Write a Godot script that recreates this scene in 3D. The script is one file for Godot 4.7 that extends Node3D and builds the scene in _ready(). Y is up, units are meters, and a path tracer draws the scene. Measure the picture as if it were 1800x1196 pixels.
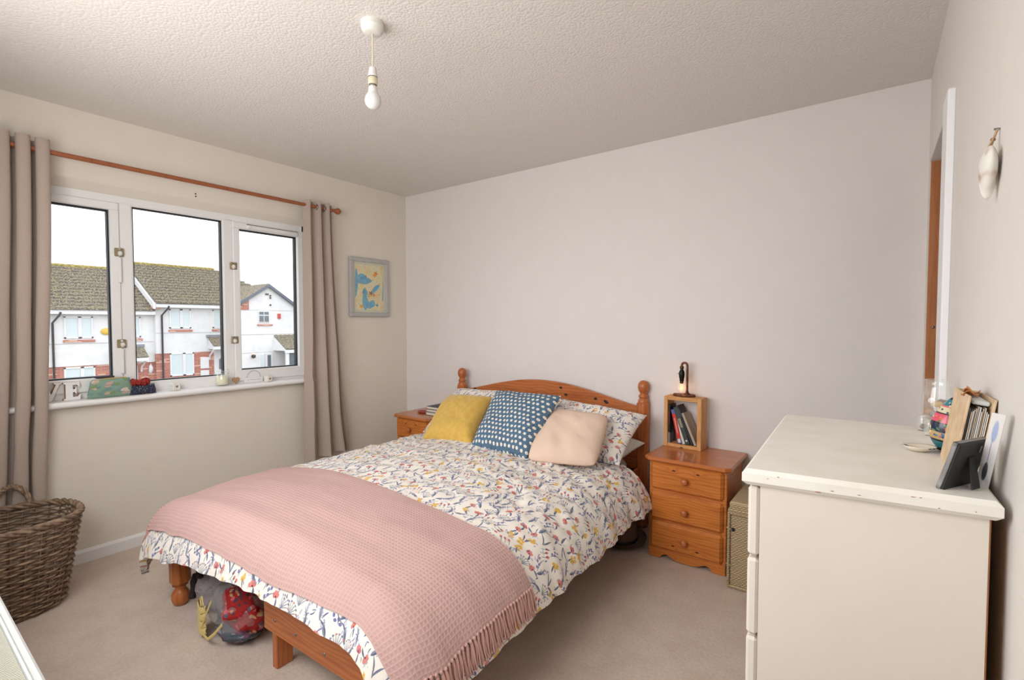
extends Node3D

# A bedroom. Axes: x runs along the headboard wall, z from it towards the camera, y up. The window wall is x = 0.
const ROOM_X := 3.567
const ROOM_Z := 3.0
const ROOM_Y := 2.4

var taken := {}
var M := {}
var rng := RandomNumberGenerator.new()


func _ready():
	rng.seed = 7
	setup_view()
	make_materials()
	build_room()
	build_window()
	build_curtains()
	build_bed()
	build_bedding()
	build_nightstands()
	build_dresser()
	build_hamper()
	build_basket()
	build_wall_things()
	build_sill_things()
	build_under_bed()
	build_outside()


func setup_view():
	var cam := Camera3D.new()
	cam.name = "camera"
	add_child(cam)
	cam.position = Vector3(3.3854, 1.287, 2.971)
	cam.rotation_degrees = Vector3(-2.0886, 36.576, 0.0055)
	cam.fov = 69.577
	cam.near = 0.01
	cam.far = 300.0
	cam.current = true
	var env := Environment.new()
	var sky := Sky.new()
	var sm := ProceduralSkyMaterial.new()   # an even, bright overcast sky
	sm.sky_top_color = Color(0.95, 0.97, 1.0)
	sm.sky_horizon_color = Color(0.97, 0.98, 1.0)
	sm.ground_horizon_color = Color(0.62, 0.61, 0.6)
	sm.ground_bottom_color = Color(0.5, 0.49, 0.48)
	sm.energy_multiplier = 2.5
	sky.sky_material = sm
	env.background_mode = Environment.BG_SKY
	env.sky = sky
	env.ambient_light_source = Environment.AMBIENT_SOURCE_DISABLED
	env.tonemap_mode = Environment.TONE_MAPPER_LINEAR
	env.tonemap_exposure = 1.0
	env.sdfgi_enabled = true
	env.ssao_enabled = true
	env.ssil_enabled = true
	var we := WorldEnvironment.new()
	we.name = "world_environment"
	we.environment = env
	add_child(we)
	# area light out of view behind the camera, placed to light the room
	var a := AreaLight3D.new()
	a.name = "unseen_rear_light"
	a.area_size = Vector2(2.0, 1.1)
	a.light_energy = 3.9
	a.light_color = Color(1.0, 0.99, 0.985)
	a.area_range = 12.0
	a.area_attenuation = 2.0
	a.shadow_enabled = true
	add_child(a)
	a.position = Vector3(1.9, 1.56, 2.985)
	a.rotation_degrees = Vector3(0, 0, 0)


# ------------------------------------------------------------------ naming
func numbered(parent: Node, called: String) -> String:
	var k := str(parent.get_instance_id()) + "/" + called
	if not taken.has(k):
		taken[k] = 0
		return called
	taken[k] += 1
	return "%s_%03d" % [called, taken[k]]


func thing(called: String, label: String, category: String, at := Vector3.ZERO, turn := 0.0, group := "") -> Node3D:
	var o := Node3D.new()
	o.name = numbered(self, called)
	add_child(o, true)
	o.position = at
	o.rotation_degrees.y = turn
	o.set_meta("label", label)
	o.set_meta("category", category)
	if group != "":
		o.set_meta("group", group)
	return o


func part(parent: Node, called: String, b, mat: Material, label := "", at := Vector3.ZERO) -> MeshInstance3D:
	var o := MeshInstance3D.new()
	o.mesh = b.done() if b is Shape else b
	o.material_override = mat
	o.name = numbered(parent, called)
	parent.add_child(o, true)
	o.position = at
	if label != "":
		o.set_meta("label", label)
	return o


func solo(called: String, b, mat: Material, label: String, category: String, at := Vector3.ZERO, group := "") -> MeshInstance3D:
	var o := part(self, called, b, mat, label, at)
	o.set_meta("category", category)
	if group != "":
		o.set_meta("group", group)
	return o


func struct(called: String, b, mat: Material, label: String, category: String) -> MeshInstance3D:
	var o := solo(called, b, mat, label, category)
	o.set_meta("kind", "structure")
	return o


func structure_root(called: String, label: String, category: String) -> Node3D:
	var o := thing(called, label, category)
	o.set_meta("kind", "structure")
	return o


# ------------------------------------------------------------------ shapes
class Shape:
	var st := SurfaceTool.new()
	var made: ArrayMesh = null
	var flat := false

	func _init():
		st.begin(Mesh.PRIMITIVE_TRIANGLES)

	func done() -> ArrayMesh:
		if made == null:
			st.generate_normals()
			made = st.commit()
		return made

	func v(p: Vector3, uv := Vector2.ZERO):
		st.set_uv(uv)
		st.add_vertex(p)

	func tri(a: Vector3, b: Vector3, c: Vector3):
		v(a); v(b); v(c)

	func quad(a: Vector3, b: Vector3, c: Vector3, d: Vector3):
		v(a); v(b); v(c)
		v(a); v(c); v(d)

	# a flat polygon turned so that its front looks away from `inside`
	func face(p: Array, inside: Vector3):
		st.set_smooth_group(-1)
		var n := Vector3.ZERO
		for i in range(1, p.size() - 1):
			n += (p[i] - p[0]).cross(p[i + 1] - p[0])
		var mid := Vector3.ZERO
		for q in p:
			mid += q
		mid /= p.size()
		var flip := n.dot(mid - inside) > 0
		for i in range(1, p.size() - 1):
			if flip:
				tri(p[0], p[i + 1], p[i])
			else:
				tri(p[0], p[i], p[i + 1])

	# a box with chamfered edges
	func box(c: Vector3, s: Vector3, bev := 0.003, xf := Transform3D()) -> Shape:
		var h := s * 0.5
		var b: float = minf(bev, minf(h.x, minf(h.y, h.z)) * 0.9)
		var at := xf * c
		var P := {}
		for sx in [-1, 1]:
			for sy in [-1, 1]:
				for sz in [-1, 1]:
					P[[sx, sy, sz, 0]] = xf * (c + Vector3(sx * h.x, sy * (h.y - b), sz * (h.z - b)))
					P[[sx, sy, sz, 1]] = xf * (c + Vector3(sx * (h.x - b), sy * h.y, sz * (h.z - b)))
					P[[sx, sy, sz, 2]] = xf * (c + Vector3(sx * (h.x - b), sy * (h.y - b), sz * h.z))
					if b > 1e-6:
						face([P[[sx, sy, sz, 0]], P[[sx, sy, sz, 1]], P[[sx, sy, sz, 2]]], at)
		for s1 in [-1, 1]:
			face([P[[s1, -1, -1, 0]], P[[s1, 1, -1, 0]], P[[s1, 1, 1, 0]], P[[s1, -1, 1, 0]]], at)
			face([P[[-1, s1, -1, 1]], P[[1, s1, -1, 1]], P[[1, s1, 1, 1]], P[[-1, s1, 1, 1]]], at)
			face([P[[-1, -1, s1, 2]], P[[1, -1, s1, 2]], P[[1, 1, s1, 2]], P[[-1, 1, s1, 2]]], at)
			for s2 in ([-1, 1] if b > 1e-6 else []):
				face([P[[s1, s2, -1, 0]], P[[s1, s2, 1, 0]], P[[s1, s2, 1, 1]], P[[s1, s2, -1, 1]]], at)
				face([P[[s1, -1, s2, 0]], P[[s1, 1, s2, 0]], P[[s1, 1, s2, 2]], P[[s1, -1, s2, 2]]], at)
				face([P[[-1, s1, s2, 1]], P[[1, s1, s2, 1]], P[[1, s1, s2, 2]], P[[-1, s1, s2, 2]]], at)
		return self

	func span(a: Vector3, b: Vector3, bev := 0.003, xf := Transform3D()) -> Shape:
		return box((a + b) * 0.5, (b - a).abs(), bev, xf)

	# a profile of (radius, height) turned round the y axis; a doubled point is a hard edge; rz squashes it in z
	func lathe(prof: Array, seg := 24, xf := Transform3D(), rz := 1.0) -> Shape:
		var g := 0
		for i in range(prof.size() - 1):
			var p: Vector2 = prof[i]
			var q: Vector2 = prof[i + 1]
			if p.is_equal_approx(q):
				g += 1
				continue
			st.set_smooth_group(g)
			for j in seg:
				var a0 := TAU * j / seg
				var a1 := TAU * ((j + 1) % seg) / seg
				var A := xf * Vector3(p.x * cos(a1), p.y, p.x * sin(a1) * rz)
				var B := xf * Vector3(q.x * cos(a1), q.y, q.x * sin(a1) * rz)
				var C := xf * Vector3(q.x * cos(a0), q.y, q.x * sin(a0) * rz)
				var D := xf * Vector3(p.x * cos(a0), p.y, p.x * sin(a0) * rz)
				var u0 := float(j) / seg
				var u1 := float(j + 1) / seg
				var v0 := float(i) / (prof.size() - 1)
				var v1 := float(i + 1) / (prof.size() - 1)
				if q.x > 1e-6:
					v(A, Vector2(u1, v0)); v(B, Vector2(u1, v1)); v(C, Vector2(u0, v1))
				if p.x > 1e-6:
					v(A, Vector2(u1, v0)); v(C, Vector2(u0, v1)); v(D, Vector2(u0, v0))
		return self

	# a tube along points; r is one radius or one for each point
	func tube(pts: Array, r, seg := 8, closed := false, caps := true) -> Shape:
		st.set_smooth_group(0)
		var n := pts.size()
		var rings := []
		var t0: Vector3 = (pts[1] - pts[0]).normalized()
		var nrm := t0.cross(Vector3.UP if absf(t0.y) < 0.9 else Vector3.RIGHT).normalized()
		for i in n:
			var before: Vector3 = pts[(i - 1 + n) % n] if closed else pts[maxi(i - 1, 0)]
			var after: Vector3 = pts[(i + 1) % n] if closed else pts[mini(i + 1, n - 1)]
			var t := (after - before).normalized()
			nrm = (nrm - t * nrm.dot(t)).normalized()
			var bi := t.cross(nrm)
			var rad: float = r[i] if r is Array else r
			var ring := []
			for j in seg:
				var a := TAU * j / seg
				ring.append(pts[i] + (nrm * cos(a) + bi * sin(a)) * rad)
			rings.append(ring)
		var last := n if closed else n - 1
		for i in last:
			var r0: Array = rings[i]
			var r1: Array = rings[(i + 1) % n]
			for j in seg:
				var k := (j + 1) % seg
				quad(r0[j], r1[j], r1[k], r0[k])
		if caps and not closed:
			st.set_smooth_group(-1)
			for j in range(1, seg - 1):
				tri(rings[0][0], rings[0][j], rings[0][j + 1])
				tri(rings[n - 1][0], rings[n - 1][j + 1], rings[n - 1][j])
		return self

	# an outline in x, y pushed from z0 to z1 with chamfered rims
	func prism(poly: PackedVector2Array, z0: float, z1: float, bev := 0.0, xf := Transform3D()) -> Shape:
		if Geometry2D.is_polygon_clockwise(poly):
			poly.reverse()
		var n := poly.size()
		var inner := PackedVector2Array()
		for i in n:
			var e0 := (poly[i] - poly[(i - 1 + n) % n]).normalized()
			var e1 := (poly[(i + 1) % n] - poly[i]).normalized()
			var nn := Vector2(-e0.y, e0.x) + Vector2(-e1.y, e1.x)
			var l := nn.length()
			nn = nn / l if l > 0.01 else Vector2.ZERO
			inner.append(poly[i] + nn * bev / maxf(0.5, l * 0.5))
		st.set_smooth_group(-1)
		var idx := Geometry2D.triangulate_polygon(inner)
		for k in range(0, idx.size(), 3):
			var a := inner[idx[k]]
			var b := inner[idx[k + 1]]
			var c := inner[idx[k + 2]]
			if (b - a).cross(c - a) > 0:
				var sw := b
				b = c
				c = sw
			tri(xf * Vector3(a.x, a.y, z1), xf * Vector3(b.x, b.y, z1), xf * Vector3(c.x, c.y, z1))
			tri(xf * Vector3(a.x, a.y, z0), xf * Vector3(c.x, c.y, z0), xf * Vector3(b.x, b.y, z0))
		for i in n:
			var j := (i + 1) % n
			var p := poly[i]
			var q := poly[j]
			var pi_ := inner[i]
			var qi := inner[j]
			if bev > 0:
				quad(xf * Vector3(pi_.x, pi_.y, z1), xf * Vector3(qi.x, qi.y, z1), xf * Vector3(q.x, q.y, z1 - bev), xf * Vector3(p.x, p.y, z1 - bev))
				quad(xf * Vector3(p.x, p.y, z0 + bev), xf * Vector3(q.x, q.y, z0 + bev), xf * Vector3(qi.x, qi.y, z0), xf * Vector3(pi_.x, pi_.y, z0))
			quad(xf * Vector3(p.x, p.y, z1 - bev), xf * Vector3(q.x, q.y, z1 - bev), xf * Vector3(q.x, q.y, z0 + bev), xf * Vector3(p.x, p.y, z0 + bev))
		return self

	# a sheet of nu x nv cells with thickness (0 for an open surface)
	func sheet(nu: int, nv: int, f: Callable, uvf: Callable, thick := 0.0, flip := false) -> Shape:
		var P := []
		for i in nu + 1:
			var row := []
			for j in nv + 1:
				row.append(f.call(float(i) / nu, float(j) / nv))
			P.append(row)
		var N := []
		for i in nu + 1:
			var row := []
			for j in nv + 1:
				var du: Vector3 = P[mini(i + 1, nu)][j] - P[maxi(i - 1, 0)][j]
				var dv: Vector3 = P[i][mini(j + 1, nv)] - P[i][maxi(j - 1, 0)]
				var nn := du.cross(dv).normalized()
				row.append(-nn if flip else nn)
			N.append(row)
		for side in (2 if thick > 0 else 1):
			st.set_smooth_group(-1 if flat else side)
			for i in nu:
				for j in nv:
					var q := [[i, j], [i + 1, j], [i + 1, j + 1], [i, j + 1]]
					if (side == 0) != flip:
						q.reverse()
					var pp := []
					for c in q:
						pp.append([P[c[0]][c[1]] - N[c[0]][c[1]] * thick * side, uvf.call(float(c[0]) / nu, float(c[1]) / nv)])
					for k in [0, 1, 2, 0, 2, 3]:
						v(pp[k][0], pp[k][1])
		if thick > 0:
			st.set_smooth_group(2)
			var rim := []
			for i in nu:
				rim.append([i, 0])
			for j in nv:
				rim.append([nu, j])
			for i in nu:
				rim.append([nu - i, nv])
			for j in nv:
				rim.append([0, nv - j])
			for k in rim.size():
				var a: Array = rim[k]
				var b: Array = rim[(k + 1) % rim.size()]
				var pa: Vector3 = P[a[0]][a[1]]
				var pb: Vector3 = P[b[0]][b[1]]
				var na: Vector3 = N[a[0]][a[1]] * thick
				var nb: Vector3 = N[b[0]][b[1]] * thick
				var uva: Vector2 = uvf.call(float(a[0]) / nu, float(a[1]) / nv)
				var uvb: Vector2 = uvf.call(float(b[0]) / nu, float(b[1]) / nv)
				var L := [[pa, uva], [pb, uvb], [pb - nb, uvb], [pa - na, uva]]
				if flip:
					L.reverse()
				for m in [0, 1, 2, 0, 2, 3]:
					v(L[m][0], L[m][1])
		return self

	# a rounded lump: radii r, roughened by noise
	func lump(c: Vector3, r: Vector3, rough := 0.0, sd := 0, nu := 14, nv := 9, xf := Transform3D(), lim := -9.0) -> Shape:
		var nz := FastNoiseLite.new()
		nz.seed = sd
		nz.frequency = 1.0
		st.set_smooth_group(0)
		var g := []
		for j in nv + 1:
			var row := []
			var b := PI * j / nv - PI / 2
			for i in nu:
				var a := TAU * i / nu
				var d := Vector3(cos(b) * cos(a), sin(b), cos(b) * sin(a))
				var p := c + d * r * (1.0 + rough * nz.get_noise_3dv(d * 1.3 + Vector3(sd, 0, 0)))
				p.y = maxf(p.y, lim)
				row.append(xf * p)
			g.append(row)
		for j in nv:
			for i in nu:
				var k := (i + 1) % nu
				var u0 := float(i) / nu
				var u1 := float(i + 1) / nu
				var w0 := float(j) / nv
				var w1 := float(j + 1) / nv
				if j < nv - 1:
					v(g[j][k], Vector2(u1, w0)); v(g[j + 1][k], Vector2(u1, w1)); v(g[j + 1][i], Vector2(u0, w1))
				if j > 0:
					v(g[j][k], Vector2(u1, w0)); v(g[j + 1][i], Vector2(u0, w1)); v(g[j][i], Vector2(u0, w0))
		return self


# ------------------------------------------------------------------ pictures that materials are made of
func noise_image(sd: int, freq: float, size: int, kind := FastNoiseLite.TYPE_SIMPLEX_SMOOTH, oct := 3) -> Image:
	var n := FastNoiseLite.new()
	n.seed = sd
	n.noise_type = kind
	n.frequency = freq
	n.fractal_octaves = oct
	if kind == FastNoiseLite.TYPE_CELLULAR:
		n.fractal_type = FastNoiseLite.FRACTAL_NONE
		n.cellular_return_type = FastNoiseLite.RETURN_DISTANCE
		n.cellular_jitter = 0.9
	return n.get_seamless_image(size, size)


func tex(im: Image) -> ImageTexture:
	return ImageTexture.create_from_image(im)


# three colours laid over a noise picture from dark to light
func tinted(im: Image, a: Color, b: Color, c: Color, lo := 0.2, hi := 0.8) -> ImageTexture:
	var w := im.get_width()
	var o := Image.create(w, im.get_height(), false, Image.FORMAT_RGB8)
	for y in im.get_height():
		for x in w:
			var t := clampf((im.get_pixel(x, y).r - lo) / (hi - lo), 0, 1)
			o.set_pixel(x, y, a.lerp(b, t * 2) if t < 0.5 else b.lerp(c, t * 2 - 1))
	return tex(o)


# pine boards; the grain runs along u, or along v when upright
func pine(sd: int, light: Color, mid: Color, dark: Color, knots: int, upright: bool, size := 384) -> ImageTexture:
	var n := FastNoiseLite.new()
	n.seed = sd
	n.frequency = 1.0
	n.fractal_octaves = 2
	var r := RandomNumberGenerator.new()
	r.seed = sd
	var K := []
	for k in knots:
		K.append(Vector3(r.randf(), r.randf(), r.randf_range(0.008, 0.017)))
	var o := Image.create(size, size, false, Image.FORMAT_RGB8)
	for y in size:
		for x in size:
			var u := absf(float(x) / size * 2 - 1) * 0.5   # folded, so that the tile repeats without a seam
			var w := absf(float(y) / size * 2 - 1) * 0.5
			var warp := n.get_noise_2d(u * 1.6, w * 4.0) * 0.035
			var kd := 0.0
			for k in K:
				var d := Vector2((u - k.x * 0.5) * 0.45, w - k.y * 0.5).length()
				warp += 0.03 * exp(-d * d * 1800.0)
				kd = maxf(kd, 1.0 - smoothstep(k.z * 0.35, k.z * 0.75, d))
			var ring := 0.5 + 0.5 * sin((w + warp) * 210.0 + n.get_noise_2d(u * 0.8, w * 30.0) * 2.2)
			var fibre := n.get_noise_2d(u * 8.0, w * 260.0)
			var c := light.lerp(mid, clampf(pow(ring, 3.0) * 0.8 + 0.15 + fibre * 0.25, 0, 1))
			c = c.lerp(dark, clampf(n.get_noise_2d(u * 2.0 + 9.0, w * 12.0) * 0.45, 0, 0.35))
			c = c.lerp(Color(0.2, 0.085, 0.04), kd * 0.85)
			if upright:
				o.set_pixel(y, x, c)
			else:
				o.set_pixel(x, y, c)
	return tex(o)


func blend_px(o: Image, x: int, y: int, c: Color, a: float):
	var w := o.get_width()
	var h := o.get_height()
	x = posmod(x, w)
	y = posmod(y, h)
	o.set_pixel(x, y, o.get_pixel(x, y).lerp(c, a))


# one leaf or petal: a pointed, slightly bent ellipse of pigment
func leaf(o: Image, at: Vector2, dir: float, l: float, w: float, bend: float, c: Color, a := 0.9):
	var steps := int(l * 1.6)
	for i in steps + 1:
		var t := float(i) / steps
		var ang := dir + bend * t
		var p := at + Vector2(cos(ang), sin(ang)) * l * t
		var half := w * pow(sin(PI * clampf(t * 0.92 + 0.06, 0, 1)), 0.8)
		var nrm := Vector2(-sin(ang), cos(ang))
		var k := int(half * 1.6) + 1
		for j in range(-k, k + 1):
			var q := p + nrm * half * j / k
			blend_px(o, int(q.x), int(q.y), c, a)


func dot(o: Image, at: Vector2, r: float, c: Color, a := 0.9):
	for y in range(int(at.y - r), int(at.y + r) + 2):
		for x in range(int(at.x - r), int(at.x + r) + 2):
			var d := Vector2(x, y).distance_to(at)
			if d < r + 0.5:
				blend_px(o, x, y, c, a * clampf(r + 0.5 - d, 0, 1))


# the flower print of the duvet cover and its pillow cases
func floral() -> ImageTexture:
	var S := 1024
	var o := Image.create(S, S, false, Image.FORMAT_RGB8)
	o.fill(Color(0.935, 0.912, 0.872))
	var r := RandomNumberGenerator.new()
	r.seed = 21
	var navy := Color(0.345, 0.365, 0.49)
	var slate := Color(0.52, 0.55, 0.61)
	var haze := Color(0.66, 0.68, 0.76)
	var mauve := Color(0.47, 0.48, 0.68)
	var red := Color(0.8, 0.44, 0.41)
	var rose := Color(0.9, 0.6, 0.56)
	var gold := Color(0.87, 0.68, 0.3)
	var spots := []
	var tries := 0
	while spots.size() < 270 and tries < 14000:
		tries += 1
		var p := Vector2(r.randf() * S, r.randf() * S)
		var ok := true
		for q in spots:
			var d: Vector2 = (p - q).abs()
			d = Vector2(minf(d.x, S - d.x), minf(d.y, S - d.y))
			if d.length() < 50:
				ok = false
				break
		if ok:
			spots.append(p)
	for i in spots.size():
		var p: Vector2 = spots[i]
		var up := r.randf_range(0, TAU) if i % 3 == 0 else -PI / 2 + r.randf_range(-0.7, 0.7)
		var d := Vector2(cos(up), sin(up))
		var sd := Vector2(-d.y, d.x)
		var kind := i % 8
		if kind == 0:      # a red poppy on its stem
			leaf(o, p - d * 40, up, 42, 1.4, 0.2, slate)
			for k in 4:
				leaf(o, p, up + (k - 1.5) * 0.75, 21, 8.5, 0.2, red.lerp(rose, r.randf() * 0.8))
			dot(o, p, 4, Color(0.35, 0.16, 0.22))
			leaf(o, p - d * 38, up + 0.6, 36, 2.8, -0.5, navy)
		elif kind == 1:    # yellow clusters
			leaf(o, p - d * 42, up, 46, 1.4, -0.2, slate)
			for k in 9:
				var q := p + d * r.randf_range(-16, 22) + sd * r.randf_range(-14, 14)
				for m in 4:
					leaf(o, q, TAU * m / 4 + k, 8.5, 3.4, 0, gold.lerp(Color(0.95, 0.82, 0.5), r.randf() * 0.6))
				dot(o, q, 1.6, Color(0.6, 0.36, 0.14))
			leaf(o, p - d * 40, up - 0.6, 34, 2.6, 0.5, navy)
		elif kind == 2 or kind == 6:    # a pale hyacinth
			leaf(o, p - d * 52, up, 50, 1.3, 0.1, slate)
			for k in 46:
				var t := r.randf()
				var q := p + d * (t * 62 - 24) + sd * r.randf_range(-1, 1) * 13 * (1.1 - t)
				dot(o, q, r.randf_range(1.6, 3.2), haze.lerp(mauve, r.randf() * 0.45), 0.7)
			leaf(o, p - d * 50, up + 0.4, 62, 3.2, -0.6, navy)
			leaf(o, p - d * 50, up - 0.4, 52, 3.0, 0.6, slate)
		elif kind == 3:    # bluebells
			leaf(o, p - d * 46, up, 70, 1.4, 0.5, navy)
			for k in 4:
				var q := p + d * (k * 14 - 22) + sd * (9 if k % 2 else -9)
				leaf(o, q, up + PI + (0.5 if k % 2 else -0.5), 15, 5.5, 0.2, mauve.lerp(navy, r.randf() * 0.3))
		elif kind == 4:    # long dark leaves
			for k in 2:
				leaf(o, p - d * 30, up + (k - 0.5) * 0.55, r.randf_range(46, 66), r.randf_range(2.4, 3.8), r.randf_range(-0.5, 0.5), navy.lerp(slate, r.randf() * 0.6))
		elif kind == 5:    # small rosebuds
			for k in 3:
				var q := p + sd * (k - 1) * 19 + d * r.randf_range(-10, 10)
				leaf(o, q - d * 30, up, 30, 1.2, 0.15, slate)
				leaf(o, q, up - 0.35, 14, 5, 0.3, rose)
				leaf(o, q, up + 0.35, 14, 5, -0.3, red)
				leaf(o, q - d * 4, up, 7, 3, 0, Color(0.3, 0.22, 0.32))
		else:              # sprays of little grey-blue flowers
			for k in 6:
				var a := up + (k - 2.5) * 0.32
				leaf(o, p - d * 30, a, 44, 1.2, 0.2, slate)
				var q := p - d * 30 + Vector2(cos(a + 0.2), sin(a + 0.2)) * 44
				dot(o, q, 3.6, [mauve, navy, red][k % 3], 0.85)
				dot(o, q + sd * 5, 2.4, slate, 0.8)
	for k in 110:   # soft clumps of tiny pale flowers between the rest
		var p := Vector2(r.randf() * S, r.randf() * S)
		var c := [haze, haze, rose, mauve, gold][k % 5] as Color
		for m in 16:
			dot(o, p + Vector2(r.randfn(0, 9), r.randfn(0, 9)), r.randf_range(1.5, 3.0), c, 0.55)
	for k in 520:
		var p := Vector2(r.randf() * S, r.randf() * S)
		leaf(o, p, r.randf() * TAU, r.randf_range(10, 30), r.randf_range(1.2, 2.4), r.randf_range(-0.6, 0.6), [navy, slate, slate, haze, mauve][r.randi() % 5], 0.85)
	return tex(o)


func daisies() -> ImageTexture:
	var S := 512
	var o := Image.create(S, S, false, Image.FORMAT_RGB8)
	o.fill(Color(0.32, 0.435, 0.53))
	var r := RandomNumberGenerator.new()
	r.seed = 4
	for k in 900:
		leaf(o, Vector2(r.randf() * S, r.randf() * S), r.randf() * TAU, r.randf_range(7, 13), 2.4, 0.4, [Color(0.33, 0.47, 0.55), Color(0.16, 0.22, 0.36), Color(0.38, 0.5, 0.5), Color(0.28, 0.42, 0.58)][r.randi() % 4], 0.8)
	var n := 10
	var g := float(S) / n
	for i in n:
		for j in n:
			var p := Vector2((i + (0.5 if j % 2 else 0.0)) * g + r.randf_range(-4, 4), j * g + r.randf_range(-4, 4))
			for m in 8:
				leaf(o, p, TAU * m / 8 + i, 15, 5, 0, Color(0.93, 0.92, 0.88), 0.95)
			dot(o, p, 5.5, Color(0.85, 0.72, 0.4) if (i + j) % 3 else Color(0.85, 0.55, 0.5))
			dot(o, p, 3, Color(0.95, 0.9, 0.75))
	return tex(o)


func waffle() -> Image:
	var S := 128
	var o := Image.create(S, S, false, Image.FORMAT_L8)
	for y in S:
		for x in S:
			var a := absf(sin(PI * x / 32.0))
			var b := absf(sin(PI * y / 32.0))
			var t := 1.0 - minf(a, b) * 0.9
			o.set_pixel(x, y, Color(t, t, t))
	return o


func weave(n: int) -> Image:
	var S := 256
	var o := Image.create(S, S, false, Image.FORMAT_L8)
	for y in S:
		for x in S:
			var j := int(float(y) * n / S)
			var fy := absf(sin(PI * y * n / S))
			var fx := absf(sin(PI * (x * n * 0.5 / S + 0.5 * (j % 2))))
			var t := clampf(fy * (0.35 + 0.65 * fx), 0, 1)
			o.set_pixel(x, y, Color(t, t, t))
	return o


func bricks() -> ImageTexture:
	var o := Image.create(256, 256, false, Image.FORMAT_RGB8)
	o.fill(Color(0.74, 0.62, 0.56))
	var r := RandomNumberGenerator.new()
	r.seed = 3
	for j in 16:
		for i in 5:
			var c := Color(0.66, 0.33, 0.27).lerp(Color(0.76, 0.45, 0.37), r.randf())
			if r.randf() < 0.12:
				c = Color(0.86, 0.68, 0.58)
			var x0 := int(i * 64 + (32 if j % 2 else 0)) - 32
			o.fill_rect(Rect2i(maxi(x0 + 2, 0), j * 16 + 2, 60 + mini(x0 + 2, 0), 13), c)
	return tex(o)


# ------------------------------------------------------------------ materials
func mat(c: Color, rough := 0.6, metal := 0.0) -> StandardMaterial3D:
	var m := StandardMaterial3D.new()
	m.albedo_color = c
	m.roughness = rough
	m.metallic = metal
	return m


func tri_mat(t: Texture2D, scale: float, rough := 0.7, tint := Color.WHITE, world := false) -> StandardMaterial3D:
	var m := mat(tint, rough)
	m.albedo_texture = t
	m.uv1_triplanar = true
	m.uv1_world_triplanar = world
	m.uv1_scale = Vector3.ONE * scale
	return m


func uv_mat(t: Texture2D, scale: float, rough := 0.85) -> StandardMaterial3D:
	var m := mat(Color.WHITE, rough)
	m.albedo_texture = t
	m.uv1_scale = Vector3(scale, scale, 1)
	return m


func relief(m: StandardMaterial3D, im: Image, cm: float):
	m.heightmap_enabled = true
	m.heightmap_texture = tex(im)
	m.heightmap_scale = cm


func glass(c := Color(1, 1, 1, 0.05), rough := 0.02) -> StandardMaterial3D:
	var m := mat(c, rough)
	m.transparency = BaseMaterial3D.TRANSPARENCY_ALPHA
	return m


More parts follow.
